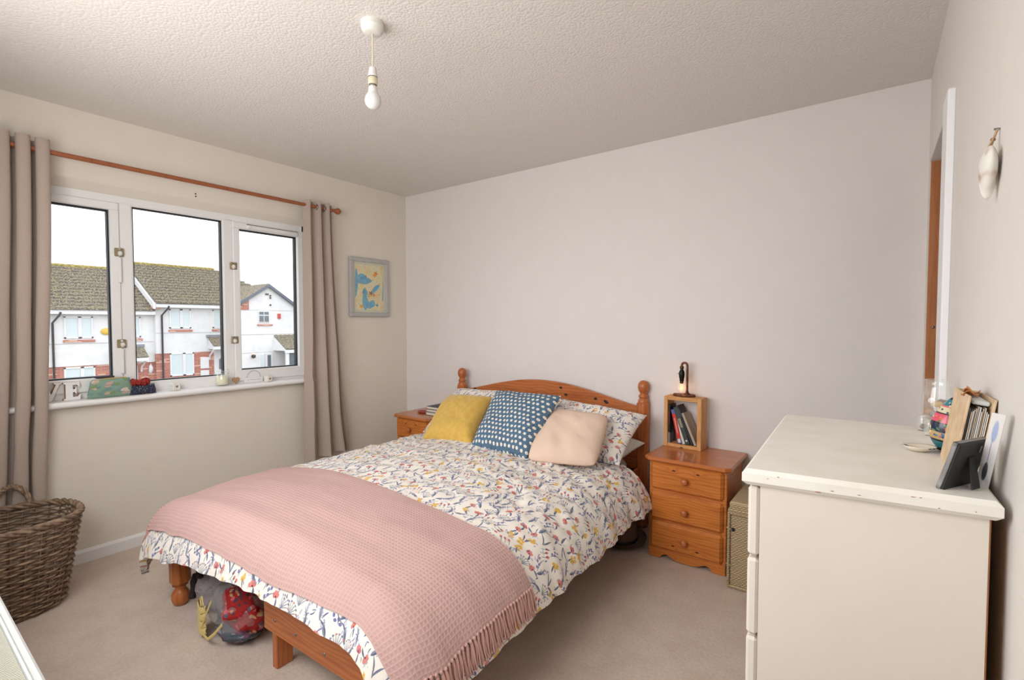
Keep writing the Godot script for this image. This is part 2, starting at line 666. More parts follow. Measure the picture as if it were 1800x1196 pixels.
func make_materials():
	var plaster := noise_image(11, 0.02, 256)
	M.wall_left = tri_mat(tinted(plaster, Color(0.872, 0.844, 0.795), Color(0.875, 0.848, 0.8), Color(0.878, 0.852, 0.805)), 0.9, 0.75, Color.WHITE, true)
	M.wall_back = tri_mat(tinted(plaster, Color(0.882, 0.859, 0.847), Color(0.885, 0.862, 0.85), Color(0.888, 0.865, 0.853)), 0.9, 0.75, Color.WHITE, true)
	M.wall_right = tri_mat(tinted(plaster, Color(0.877, 0.859, 0.837), Color(0.88, 0.862, 0.84), Color(0.883, 0.865, 0.843)), 0.9, 0.75, Color.WHITE, true)
	M.ceiling = tri_mat(tinted(plaster, Color(0.868, 0.848, 0.826), Color(0.871, 0.851, 0.829), Color(0.874, 0.854, 0.832)), 0.7, 0.55, Color.WHITE, true)
	var blobs := noise_image(5, 0.06, 512, FastNoiseLite.TYPE_CELLULAR)
	blobs.adjust_bcs(1.0, 1.3, 1.0)
	relief(M.ceiling, blobs, 0.16)
	M.ceiling.heightmap_flip_texture = true
	M.ceiling.uv1_scale = Vector3.ONE * 2.9
	var pile := noise_image(17, 0.09, 512, FastNoiseLite.TYPE_SIMPLEX, 4)
	M.carpet = tri_mat(tinted(pile, Color(0.795, 0.732, 0.675), Color(0.81, 0.748, 0.692), Color(0.825, 0.765, 0.71)), 1.1, 0.95, Color.WHITE, true)
	M.carpet.detail_enabled = true
	M.carpet.detail_albedo = tinted(noise_image(18, 0.02, 256, FastNoiseLite.TYPE_SIMPLEX_SMOOTH, 4), Color(0.965, 0.96, 0.955), Color(0.985, 0.985, 0.985), Color(1, 1, 1))
	M.carpet.detail_blend_mode = BaseMaterial3D.BLEND_MODE_MUL
	relief(M.carpet, noise_image(19, 0.25, 256, FastNoiseLite.TYPE_SIMPLEX, 2), 0.1)
	M.white_paint = mat(Color(0.915, 0.912, 0.905), 0.42)
	M.radiator = mat(Color(0.82, 0.835, 0.83), 0.4)
	M.pvc = mat(Color(0.905, 0.905, 0.9), 0.3)
	M.gasket = mat(Color(0.07, 0.075, 0.1), 0.6)
	M.pane = glass(Color(1, 1, 1, 0.03))
	M.pine_h = tri_mat(pine(31, Color(0.75, 0.455, 0.255), Color(0.67, 0.365, 0.18), Color(0.54, 0.26, 0.12), 1, false), 1.5, 0.32)
	M.pine_v = tri_mat(pine(32, Color(0.75, 0.455, 0.255), Color(0.67, 0.365, 0.18), Color(0.54, 0.26, 0.12), 1, true), 1.5, 0.32)
	M.drawer = tri_mat(pine(33, Color(0.81, 0.50, 0.235), Color(0.725, 0.41, 0.165), Color(0.6, 0.3, 0.11), 2, false), 1.7, 0.3)
	M.stand_top = tri_mat(pine(34, Color(0.77, 0.47, 0.27), Color(0.70, 0.4, 0.21), Color(0.58, 0.3, 0.14), 0, false), 1.5, 0.16)
	M.raw_pine_h = tri_mat(pine(35, Color(0.85, 0.65, 0.42), Color(0.78, 0.54, 0.31), Color(0.6, 0.38, 0.2), 2, false, 256), 2.4, 0.6)
	M.raw_pine_v = tri_mat(pine(36, Color(0.85, 0.65, 0.42), Color(0.78, 0.54, 0.31), Color(0.6, 0.38, 0.2), 2, true, 256), 2.4, 0.6)
	M.jamb = tri_mat(pine(37, Color(0.74, 0.48, 0.29), Color(0.68, 0.41, 0.23), Color(0.52, 0.3, 0.15), 1, true, 256), 1.2, 0.5)
	M.knot = mat(Color(0.17, 0.07, 0.04), 0.5)
	M.pole = tri_mat(pine(38, Color(0.64, 0.385, 0.245), Color(0.57, 0.32, 0.19), Color(0.48, 0.25, 0.14), 0, true, 128), 3.0, 0.35)
	var linen := noise_image(23, 0.3, 256, FastNoiseLite.TYPE_SIMPLEX, 2)
	M.curtain = tri_mat(tinted(linen, Color(0.655, 0.595, 0.55), Color(0.69, 0.63, 0.585), Color(0.725, 0.67, 0.625)), 3.0, 0.9)
	M.curtain.backlight_enabled = true
	M.curtain.backlight = Color(0.10, 0.09, 0.08)
	M.floral = uv_mat(floral(), 1.0 / 0.84)
	M.daisy = uv_mat(daisies(), 1.5)
	relief(M.daisy, linen, 0.05)
	M.mustard = tri_mat(tinted(noise_image(41, 0.03, 256, FastNoiseLite.TYPE_SIMPLEX, 4), Color(0.80, 0.64, 0.27), Color(0.825, 0.67, 0.3), Color(0.85, 0.705, 0.345)), 3.0, 0.75)
	M.mustard.rim_enabled = true
	M.mustard.rim = 0.5
	M.blush = tri_mat(tinted(linen, Color(0.87, 0.755, 0.67), Color(0.89, 0.785, 0.705), Color(0.91, 0.815, 0.74)), 4.0, 0.95)
	M.throw = uv_mat(tinted(waffle(), Color(0.735, 0.595, 0.57), Color(0.76, 0.625, 0.60), Color(0.78, 0.65, 0.625), 0.1, 0.95), 1.0 / 0.056, 0.95)
	relief(M.throw, waffle(), 0.13)
	M.tassel = mat(Color(0.79, 0.62, 0.585), 0.95)
	M.sheet_white = mat(Color(0.9, 0.89, 0.87), 0.9)
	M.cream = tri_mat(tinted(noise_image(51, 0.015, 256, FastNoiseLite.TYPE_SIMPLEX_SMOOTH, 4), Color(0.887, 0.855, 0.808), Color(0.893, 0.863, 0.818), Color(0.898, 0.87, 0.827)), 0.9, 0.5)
	M.lit_cream_top = tri_mat(tinted(noise_image(52, 0.02, 256, FastNoiseLite.TYPE_SIMPLEX_SMOOTH, 5), Color(0.92, 0.905, 0.86), Color(0.935, 0.922, 0.885), Color(0.942, 0.932, 0.9)), 1.4, 0.42)  # cream of the top lightened in place of light falling from above
	M.worn = mat(Color(0.62, 0.4, 0.26), 0.7)
	M.seagrass = tri_mat(tinted(weave(34), Color(0.58, 0.495, 0.37), Color(0.76, 0.665, 0.52), Color(0.84, 0.755, 0.61)), 3.4, 0.85)
	relief(M.seagrass, weave(34), 0.5)
	M.willow = []
	for c in [Color(0.55, 0.445, 0.355), Color(0.6, 0.5, 0.405), Color(0.5, 0.41, 0.33), Color(0.64, 0.545, 0.44)]:
		M.willow.append(tri_mat(tinted(noise_image(61, 0.05, 64), c.darkened(0.25), c, c.lightened(0.12)), 9.0, 0.7))
	M.black = mat(Color(0.035, 0.035, 0.04), 0.5)
	M.dark_card = mat(Color(0.11, 0.11, 0.115), 0.6)
	M.clear = mat(Color(1, 1, 1, 0.0), 0.03)
	M.clear.refraction_enabled = true
	M.clear.refraction_scale = 0.05
	M.thin_glass = glass(Color(0.95, 1, 0.97, 0.07), 0.04)
	M.opal = mat(Color(0.86, 0.86, 0.85), 0.3)
	M.plastic = mat(Color(0.86, 0.855, 0.83), 0.35)
	M.ivory = mat(Color(0.83, 0.79, 0.68), 0.4)
	M.grille = mat(Color(0.76, 0.76, 0.7), 0.5)
	M.copper = tri_mat(tinted(noise_image(71, 0.05, 64), Color(0.28, 0.15, 0.1), Color(0.42, 0.25, 0.17), Color(0.52, 0.34, 0.24)), 8.0, 0.4)
	M.copper.metallic = 0.5
	M.brass = mat(Color(0.36, 0.28, 0.14), 0.35, 0.8)
	M.steel = mat(Color(0.6, 0.6, 0.6), 0.3, 0.9)
	M.paper = mat(Color(0.88, 0.86, 0.82), 0.85)
	M.felt = tri_mat(tinted(noise_image(81, 0.2, 64), Color(0.34, 0.25, 0.2), Color(0.38, 0.285, 0.23), Color(0.41, 0.31, 0.255)), 6.0, 0.95)


# ------------------------------------------------------------------ the room
const LAID := Basis(Vector3(1, 0, 0), Vector3(0, 0, 1), Vector3(0, -1, 0))   # lays an x, y outline down on x, z


func build_room():
	struct("floor", Shape.new().span(Vector3(-0.25, -0.15, -0.25), Vector3(4.35, 0, 3.25), 0), M.carpet, "beige fitted carpet covering the bedroom floor", "floor")
	struct("ceiling", Shape.new().span(Vector3(-0.25, 2.4, -0.25), Vector3(4.35, 2.55, 3.25), 0), M.ceiling, "off-white ceiling with a stippled textured coating", "ceiling")
	struct("wall_back", Shape.new().span(Vector3(-0.25, 0, -0.25), Vector3(4.35, 2.4, 0), 0), M.wall_back, "plain pale wall behind the headboard", "wall")
	var s := Shape.new()
	s.span(Vector3(-0.25, 0, 0), Vector3(0, 0.843, 3.25), 0)
	s.span(Vector3(-0.25, 2.045, 0), Vector3(0, 2.4, 3.25), 0)
	s.span(Vector3(-0.12, 0.843, 0), Vector3(0, 2.045, 0.945), 0)
	s.span(Vector3(-0.12, 0.843, 2.56), Vector3(0, 2.045, 3.25), 0)
	s.span(Vector3(-0.25, 0.843, 0), Vector3(-0.12, 2.045, 0.86), 0)
	s.span(Vector3(-0.25, 0.843, 2.6), Vector3(-0.12, 2.045, 3.25), 0)
	var w := struct("wall_left", s, M.wall_left, "cream wall with the window and the curtain pole", "wall")
	part(w, "window_head", Shape.new().prism(PackedVector2Array([Vector2(-0.25, 2.046), Vector2(-0.002, 2.046), Vector2(-0.006, 2.038), Vector2(-0.05, 1.997), Vector2(-0.25, 1.997)]), 0.945, 2.56), M.wall_left)
	for h in [[2.01, 1.684], [1.995, 1.683]]:
		part(w, "screw_hole", Shape.new().lump(Vector3(0.0, h[0] + 0.068, h[1]), Vector3(0.002, 0.005, 0.005), 0.2, 1, 8, 5), M.knot)
	s = Shape.new()
	s.span(Vector3(3.567, 0, 0), Vector3(3.667, 2.4, 0.105), 0)
	s.span(Vector3(3.567, 2.02, 0.105), Vector3(3.667, 2.4, 0.83), 0)
	s.span(Vector3(3.567, 0, 0.83), Vector3(3.667, 2.4, 3.25), 0)
	s.span(Vector3(4.25, 0, 0), Vector3(4.35, 2.4, 3.25), 0)
	s.span(Vector3(3.667, 0, 1.3), Vector3(4.25, 2.4, 1.4), 0)
	struct("wall_right", s, M.wall_right, "pale wall with an open doorless cupboard next to the corner", "wall")
	s = Shape.new()
	s.span(Vector3(0, 0, 3.0), Vector3(3.567, 0.98, 3.25), 0)
	s.span(Vector3(0, 2.15, 3.0), Vector3(3.567, 2.4, 3.25), 0)
	s.span(Vector3(0, 0.98, 3.0), Vector3(0.9, 2.15, 3.25), 0)
	s.span(Vector3(2.9, 0.98, 3.0), Vector3(3.567, 2.15, 3.25), 0)
	struct("wall_near", s, M.wall_right, "wall behind the camera with an unseen window opening", "wall")
	var w2 := structure_root("window_2", "unseen white window out of view behind the camera, placed to light the room", "window")  # unseen window, placed out of view to let light in from behind
	s = Shape.new()
	for y in [1.005, 2.125]:
		s.span(Vector3(0.9, y - 0.025, 3.08), Vector3(2.9, y + 0.025, 3.14), 0.004)
	for x in [0.925, 1.9, 2.875]:
		s.span(Vector3(x - 0.025, 0.98, 3.08), Vector3(x + 0.025, 2.15, 3.14), 0.004)
	part(w2, "window_frame", s, M.pvc)
	for x in [[0.95, 1.875], [1.925, 2.85]]:
		part(w2, "pane", Shape.new().span(Vector3(x[0], 1.03, 3.108), Vector3(x[1], 2.1, 3.112), 0), M.pane)
	# the cupboard opening beside the corner
	var d := structure_root("door_1", "open cupboard doorway with bare timber jamb and white edge trim", "doorway")
	part(d, "jamb", Shape.new().span(Vector3(3.567, 0, 0.105), Vector3(3.613, 2.02, 0.125), 0.002), M.jamb, "bare orange-brown timber jamb")
	part(d, "lintel", Shape.new().span(Vector3(3.561, 1.992, 0.12), Vector3(3.6, 2.022, 0.83), 0.003), M.wall_right)
	part(d, "edge_trim", Shape.new().span(Vector3(3.547, 0, 0.825), Vector3(3.569, 2.0, 0.965), 0.005), mat(Color(0.93, 0.93, 0.935), 0.4), "bright white vertical trim")
	part(d, "screw", Shape.new().lathe([Vector2(0, 0.002), Vector2(0.006, 0.001), Vector2(0.006, 0)], 10, Transform3D(Basis(Vector3.RIGHT, PI / 2), Vector3(3.59, 1.265, 0.1255))), M.steel)
	var base := PackedVector2Array([Vector2(0, 0), Vector2(0.014, 0), Vector2(0.014, 0.055), Vector2(0.006, 0.068), Vector2(0, 0.07)])
	struct("baseboard_left", Shape.new().prism(base, 0.0, 3.0), M.white_paint, "white skirting board under the window", "skirting board")
	struct("baseboard_back", Shape.new().prism(base, -3.567, 0.0, 0, Transform3D(Basis(Vector3.UP, -PI / 2), Vector3.ZERO)), M.white_paint, "white skirting board behind the bed", "skirting board")
	struct("baseboard_right", Shape.new().prism(base, -3.0, -0.97, 0, Transform3D(Basis(Vector3.UP, PI), Vector3(3.567, 0, 0))), M.white_paint, "white skirting board behind the cream chest of drawers", "skirting board")
	# radiator on the wall behind the camera: its top grille shows at the lower left
	var r := thing("radiator", "white radiator with a ribbed top grille at the lower left corner", "radiator", Vector3(1.75, 0, 2.994))
	part(r, "panel", Shape.new().span(Vector3(-0.75, 0.14, -0.178), Vector3(0.75, 0.742, -0.162), 0.006), M.radiator)
	part(r, "panel", Shape.new().span(Vector3(-0.75, 0.14, -0.05), Vector3(0.75, 0.742, -0.03), 0.006), M.white_paint)
	part(r, "front_edge", Shape.new().span(Vector3(-0.755, 0.72, -0.181), Vector3(0.755, 0.753, -0.171), 0.004), M.radiator, "smooth rounded white front edge")
	part(r, "back_edge", Shape.new().span(Vector3(-0.755, 0.72, -0.05), Vector3(0.755, 0.752, -0.03), 0.006), M.radiator)
	s = Shape.new()
	for k in 300:
		var x := -0.747 + 0.005 * k
		s.span(Vector3(x - 0.0016, 0.738, -0.164), Vector3(x + 0.0016, 0.748, -0.048), 0)
	s.span(Vector3(-0.75, 0.735, -0.164), Vector3(0.75, 0.744, -0.048), 0)
	part(r, "top_grille", s, M.grille).set_meta("kind", "stuff")
	for x in [-0.6, 0.6]:
		part(r, "bracket", Shape.new().span(Vector3(x - 0.02, 0.2, -0.03), Vector3(x + 0.02, 0.65, 0.004), 0.002), M.white_paint)
		part(r, "leg", Shape.new().span(Vector3(x - 0.012, 0.0, -0.12), Vector3(x + 0.012, 0.72, -0.09), 0.002), M.white_paint)


var boxes := {}


func unit_box(s: Vector3, bev := 0.002) -> ArrayMesh:
	var k := str(s) + str(bev)
	if not boxes.has(k):
		boxes[k] = Shape.new().box(Vector3.ZERO, s, bev).done()
	return boxes[k]


func ring_frame(s: Shape, x0: float, x1: float, z0: float, z1: float, y0: float, y1: float, w: float, bev := 0.004, wb := -1.0):
	if wb < 0:
		wb = w
	s.span(Vector3(x0, y0, z0), Vector3(x1, y0 + wb, z1), bev)
	s.span(Vector3(x0, y1 - w, z0), Vector3(x1, y1, z1), bev)
	s.span(Vector3(x0, y0 + wb * 0.9, z0), Vector3(x1, y1 - w * 0.9, z0 + w), bev)
	s.span(Vector3(x0, y0 + wb * 0.9, z1 - w), Vector3(x1, y1 - w * 0.9, z1), bev)


func build_window():
	var w := structure_root("window_1", "white framed three-light window with a fixed centre pane", "window")
	var s := Shape.new()
	s.span(Vector3(-0.125, 0.86, 0.945), Vector3(-0.055, 0.888, 2.56), 0.003)
	s.span(Vector3(-0.122, 0.88, 2.0), Vector3(-0.057, 0.915, 2.55), 0.003)
	s.span(Vector3(-0.125, 1.955, 0.945), Vector3(-0.055, 2.0, 2.56), 0.003)
	s.span(Vector3(-0.125, 0.86, 0.945), Vector3(-0.055, 2.0, 0.962), 0.003)
	s.span(Vector3(-0.125, 0.86, 2.535), Vector3(-0.055, 2.0, 2.56), 0.003)
	s.span(Vector3(-0.12, 0.88, 1.505), Vector3(-0.057, 0.932, 2.0), 0.005)
	part(w, "outer_frame", s, M.pvc)
	part(w, "mullion", Shape.new().span(Vector3(-0.12, 0.88, 1.449), Vector3(-0.055, 1.965, 1.507), 0.004), M.pvc)
	part(w, "mullion", Shape.new().span(Vector3(-0.12, 0.88, 1.997), Vector3(-0.055, 1.965, 2.058), 0.004), M.pvc)
	# opening lights stand a little proud of the frame
	for c in [[0.955, 1.451, 0.888, 1.957], [2.056, 2.54, 0.905, 1.957]]:
		s = Shape.new()
		ring_frame(s, -0.11, -0.045, c[0], c[1], c[2], c[3], 0.045, 0.006, 0.075)
		var cs := part(w, "casement", s, M.pvc)
		gasket_and_pane(cs, c[0] + 0.045, c[1] - 0.045, c[2] + 0.075, c[3] - 0.045)
	var fixed := part(w, "fixed_bead", bead(1.505, 2.0, 0.93, 1.957), M.pvc)
	gasket_and_pane(fixed, 1.511, 1.994, 0.936, 1.951)
	# tarnished restrictors at the meeting edges
	var rust := mat(Color(0.6, 0.54, 0.42), 0.5, 0.3)
	for p in [[1.68, 2.062, 1], [1.165, 2.062, 1], [1.66, 1.449, -1], [1.168, 1.449, -1]]:
		var c := part(w, "window_catch", Shape.new().span(Vector3(-0.055, p[0] - 0.024, p[1] - 0.022), Vector3(-0.04, p[0] + 0.024, p[1] + 0.022), 0.004), rust, "tarnished metal window catch")
		part(c, "latch", Shape.new().lump(Vector3(-0.036, p[0] - 0.006, p[1] - p[2] * 0.003), Vector3(0.012, 0.016, 0.012), 0.4, 3, 10, 6), M.plastic)
		part(c, "spindle", Shape.new().tube([Vector3(-0.04, p[0] + 0.014, p[1]), Vector3(-0.024, p[0] + 0.016, p[1] + 0.004)], 0.006, 8), M.steel)
		if p[2] > 0:
			part(w, "catch_cover", Shape.new().span(Vector3(-0.05, p[0] - 0.17, p[1] - 0.008), Vector3(-0.036, p[0] - 0.03, p[1] + 0.01), 0.003), M.pvc)
	var v := part(w, "trickle_vent", Shape.new().span(Vector3(-0.048, 1.918, 1.0), Vector3(-0.033, 1.945, 1.36), 0.004), M.pvc)
	part(v, "vent_slot", Shape.new().span(Vector3(-0.046, 1.944, 1.0), Vector3(-0.036, 1.948, 1.36), 0.001), M.gasket)
	part(v, "vent_slider", Shape.new().span(Vector3(-0.034, 1.923, 1.335), Vector3(-0.028, 1.94, 1.355), 0.002), M.pvc)
	var nose := PackedVector2Array([Vector2(-0.06, 0.843), Vector2(0.05, 0.843), Vector2(0.058, 0.846), Vector2(0.064, 0.853), Vector2(0.065, 0.861), Vector2(0.061, 0.869), Vector2(0.052, 0.874), Vector2(-0.06, 0.875)])
	struct("window_sill", Shape.new().prism(nose, 0.92, 2.62), M.white_paint, "white round-nosed window sill with ornaments on it", "window sill")


func bead(z0: float, z1: float, y0: float, y1: float) -> Shape:
	var s := Shape.new()
	ring_frame(s, -0.1, -0.06, z0, z1, y0, y1, 0.007, 0.002)
	return s


func gasket_and_pane(o: Node, z0: float, z1: float, y0: float, y1: float):
	var s := Shape.new()
	ring_frame(s, -0.1, -0.066, z0 - 0.003, z1 + 0.003, y0 - 0.003, y1 + 0.003, 0.01, 0.001)
	part(o, "gasket", s, M.gasket)
	part(o, "pane", Shape.new().span(Vector3(-0.09, y0, z0), Vector3(-0.084, y1, z1), 0), M.pane)


# ------------------------------------------------------------------ curtains
func curtain(z_edge: float, z_end: float, z_edge_low: float, z_end_low: float, folds: float, y1: float, y0: float, sd: int, first: float) -> Shape:
	var nz := FastNoiseLite.new()
	nz.seed = sd
	nz.frequency = 1.0
	var f := func(u: float, v: float) -> Vector3:
		var t := 1.0 - v          # 0 at the hem, 1 at the top
		var ph := u * folds * TAU - PI * 0.55
		var k := pow(u, first)
		var low := pow(1.0 - t, 1.6)
		var z := lerpf(lerpf(z_edge, z_end, k), lerpf(z_edge_low, z_end_low, k), low)
		var amp := 0.036 + 0.012 * low + 0.008 * nz.get_noise_2d(u * 3.0, t * 1.2)
		var x := 0.085 + amp * cos(ph) + 0.012 * nz.get_noise_2d(u * 5.0 + 3.0, t * 2.0) * low 
		z += 0.013 * sin(2.0 * ph) + 0.02 * nz.get_noise_2d(u * 2.0, t * 1.5 + 5.0) * low
		var y := lerpf(y0 + 0.012 * sin(ph * 0.7) , y1 + 0.004 * cos(ph), t)
		x = lerpf(x, 0.052 + 0.55 * (x - 0.085), low * (1.0 if z_end > z_edge else 0.0))
		return Vector3(maxf(x, 0.02), y, z)
	return Shape.new().sheet(int(folds * 22), 30, f, func(u, v): return Vector2(u, v), 0.004, z_end > z_edge)


func build_curtains():
	var c := thing("curtain", "long beige linen eyelet curtain on the left of the window", "curtain", Vector3.ZERO, 0, "pair of beige curtains")
	part(c, "cloth", curtain(2.372, 2.72, 2.425, 2.78, 5.0, 2.178, 0.385, 2, 1.0), M.curtain)
	eyelets(c, [2.443, 2.515, 2.587])
	c = thing("curtain", "long beige linen eyelet curtain on the right of the window", "curtain", Vector3.ZERO, 0, "pair of beige curtains")
	part(c, "cloth", curtain(1.022, 0.79, 1.04, 0.665, 3.0, 2.163, 0.285, 5, 0.85), M.curtain)
	eyelets(c, [0.985, 0.925, 0.865])
	var p := thing("curtain_pole", "slim brown wooden curtain pole with a ball end above the window", "curtain pole", Vector3(0.085, 2.128, 0))
	part(p, "rod", Shape.new().tube([Vector3(0, 0, 0.765), Vector3(0, 0, 2.9)], 0.0125, 14), M.pole)
	part(p, "finial", Shape.new().lathe([Vector2(0.0, -0.024), Vector2(0.012, -0.022), Vector2(0.021, -0.012), Vector2(0.0245, 0.0), Vector2(0.021, 0.013), Vector2(0.014, 0.021), Vector2(0.014, 0.03), Vector2(0, 0.03)], 20, Transform3D(Basis(Vector3.RIGHT, PI / 2), Vector3(0, 0, 0.745))), M.pole)
	for z in [0.81, 2.7]:
		var b := part(p, "bracket", Shape.new().tube([Vector3(-0.08, -0.004, z), Vector3(-0.012, -0.004, z)], 0.009, 10), M.pole)
		part(b, "wall_plate", Shape.new().lathe([Vector2(0, 0.012), Vector2(0.022, 0.01), Vector2(0.026, 0.0), Vector2(0, 0)], 18, Transform3D(Basis(Vector3.BACK, -PI / 2), Vector3(-0.085, -0.004, z))), M.pole)


func eyelets(c: Node, at: Array):
	for z in at:
		var pts := []
		for k in 20:
			var a := TAU * k / 20
			pts.append(Vector3(0.085 + 0.022 * cos(a), 2.128 + 0.022 * sin(a), z + 0.004 * cos(a)))
		part(c, "eyelet", Shape.new().tube(pts, 0.0035, 6, true), M.steel)


# ------------------------------------------------------------------ bed
const BED := Vector3(1.49, 0, 0.06)
const BED_TURN := 2.0


func build_bed():
	var b := thing("bed", "orange pine double bed with an arched headboard and ball-topped posts", "bed", BED, BED_TURN)
	for sx in [-1, 1]:
		var post := part(b, "post", Shape.new().span(Vector3(sx * 0.74 - 0.035, 0, -0.035), Vector3(sx * 0.74 + 0.035, 0.795, 0.035), 0.015), M.pine_v)
		part(post, "ball_finial", Shape.new().lathe([Vector2(0.033, 0.785), Vector2(0.034, 0.797), Vector2(0.027, 0.806), Vector2(0.024, 0.812), Vector2(0.029, 0.818), Vector2(0.03, 0.826), Vector2(0.027, 0.832), Vector2(0.021, 0.838), Vector2(0.021, 0.845), Vector2(0.029, 0.856), Vector2(0.034, 0.872), Vector2(0.035, 0.886), Vector2(0.032, 0.902), Vector2(0.024, 0.915), Vector2(0.012, 0.922), Vector2(0, 0.924)], 24, Transform3D(Basis(), Vector3(sx * 0.74, 0, 0))), M.pine_v)
		part(post, "turned_foot", Shape.new().lathe([Vector2(0.03, 0.0), Vector2(0.037, 0.02), Vector2(0.036, 0.05)], 16, Transform3D(Basis(), Vector3(sx * 0.74, 0, 0))), M.pine_v)
	var board := func(lo: float, rise: float, bottom: float) -> PackedVector2Array:
		var p := PackedVector2Array([Vector2(-0.708, bottom)])
		for k in 41:
			var x := -0.708 + 1.416 * k / 40
			p.append(Vector2(x, lo + rise * pow(pow(cos(PI / 2 * minf(1, absf(x) / 0.7)), 2), 0.6)))
		p.append(Vector2(0.708, bottom))
		return p
	part(b, "headboard", Shape.new().prism(board.call(0.76, 0.117, 0.38), -0.012, 0.012, 0.003), M.pine_h)
	part(b, "headboard_panel", Shape.new().prism(board.call(0.672, 0.105, 0.36), 0.006, 0.019, 0.005), M.pine_h)
	for k in [Vector3(0.16, 0.835, 0.0125), Vector3(0.2, 0.79, 0.0125), Vector3(0.42, 0.782, 0.0125), Vector3(0.5, 0.763, 0.0125), Vector3(0.49, 0.772, 0.0125), Vector3(-0.6, 0.77, 0.0125)]:
		part(b, "knot", Shape.new().lump(k, Vector3(0.013, 0.008, 0.0008), 0.5, int(k.x * 100), 10, 5), M.knot, "dark knot in the pine")
	for sx in [-1, 1]:
		part(b, "side_rail", Shape.new().span(Vector3(sx * 0.735 - 0.012, 0.25, 0.02), Vector3(sx * 0.72 + 0.012, 0.385, 2.02), 0.003), M.pine_h)
		var leg := part(b, "foot_leg", Shape.new().span(Vector3(sx * 0.70 - 0.038, 0.088, 1.99), Vector3(sx * 0.70 + 0.038, 0.38, 2.066), 0.02), M.pine_v)
		part(leg, "bun_foot", Shape.new().lathe([Vector2(0, 0), Vector2(0.024, 0.0), Vector2(0.032, 0.012), Vector2(0.037, 0.032), Vector2(0.035, 0.052), Vector2(0.026, 0.068), Vector2(0.021, 0.075), Vector2(0.022, 0.083), Vector2(0.032, 0.092), Vector2(0, 0.1)], 22, Transform3D(Basis(), Vector3(sx * 0.70, 0, 2.028))), M.pine_v)
	part(b, "foot_rail", Shape.new().span(Vector3(-0.68, 0.29, 2.016), Vector3(0.68, 0.40, 2.04), 0.003), M.pine_h)
	var low := part(b, "lower_rail", Shape.new().span(Vector3(0.03, 0.155, 2.014), Vector3(0.68, 0.30, 2.036), 0.003), M.pine_h)
	for p in [Vector3(0.105, 0.208, 2.037), Vector3(0.235, 0.205, 2.037), Vector3(0.4, 0.2, 2.037)]:
		part(low, "screw", Shape.new().lathe([Vector2(0, 0.002), Vector2(0.005, 0.0015), Vector2(0.006, 0)], 10, Transform3D(Basis(Vector3.RIGHT, PI / 2), p)), M.steel)
	part(b, "centre_leg", Shape.new().span(Vector3(0.045, 0, 1.95), Vector3(0.075, 0.16, 2.014), 0.002), M.pine_v)
	part(b, "slatted_base", Shape.new().span(Vector3(-0.71, 0.25, 0.03), Vector3(0.71, 0.27, 2.0), 0.002), M.raw_pine_h)
	var m := thing("mattress", "white mattress showing at the side beneath the pillows", "mattress", BED, BED_TURN)
	part(m, "body", Shape.new().span(Vector3(-0.665, 0.27, 0.035), Vector3(0.665, 0.45, 1.98), 0.045), M.sheet_white)


# where a cloth laid over the bed comes to lie: s across, t down the bed, both measured on the cloth
var cloth_noise := FastNoiseLite.new()
const HW := 0.635
const FOOT := 2.01


func drape(s: float, t: float, up := 0.0) -> Vector3:
	var es := maxf(0, absf(s) - HW)
	var ef := maxf(0, t - FOOT)
	var sg := signf(s)
	var aw := 0.285 if s > 0 else 0.24
	var ns := es / 0.43
	var nf := ef / 0.38
	var d := pow(pow(ns, 2.6) + pow(nf, 2.6), 1.0 / 2.6)
	var cx := clampf(s, -HW, HW)
	var cz := minf(t, FOOT)
	var top := 0.557 - 0.05 * pow(absf(cx) / HW, 2.5) - 0.018 * smoothstep(1.75, 2.01, cz)
	top += 0.011 * cloth_noise.get_noise_2d(s * 2.2, t * 6.0) * (1.0 - 0.6 * smoothstep(1.3, 1.6, t))
	top += 0.007 * cloth_noise.get_noise_2d(s * 14.0 + 40.0, t * 9.0) * (1.0 - smoothstep(1.2, 1.6, t)) * (0.4 + smoothstep(0.2, 0.6, absf(s)))
	if d < 1e-5:
		return Vector3(cx, top + up, cz)
	var dir := Vector2(ns * sg, nf).normalized()
	var wx := dir.x * dir.x
	var a := lerpf(0.16, aw, wx)
	var drop := lerpf(0.31, 0.275, wx)
	var ph := minf(d, 1.0) * PI / 2
	var y := top - drop * (1.0 - cos(ph)) - maxf(0, d - 1.0) * 0.36
	var along := t if wx > 0.5 else s
	var wave := sin(along * 19.0 + 5.0 * cloth_noise.get_noise_1d(along * 3.0)) * 0.3 + cloth_noise.get_noise_2d(along * 7.0, 7.0)
	var out := a * sin(ph) + 0.013 * wave * smoothstep(0.2, 1.0, d) * (1.0 + 0.9 * wx * (1.0 - smoothstep(0.5, 1.3, t))) + up * sin(ph)
	y += 0.012 * cloth_noise.get_noise_2d(along * 4.0, 50.0) * d + up * cos(ph)
	return Vector3(cx + dir.x * out, y, cz + dir.y * out)


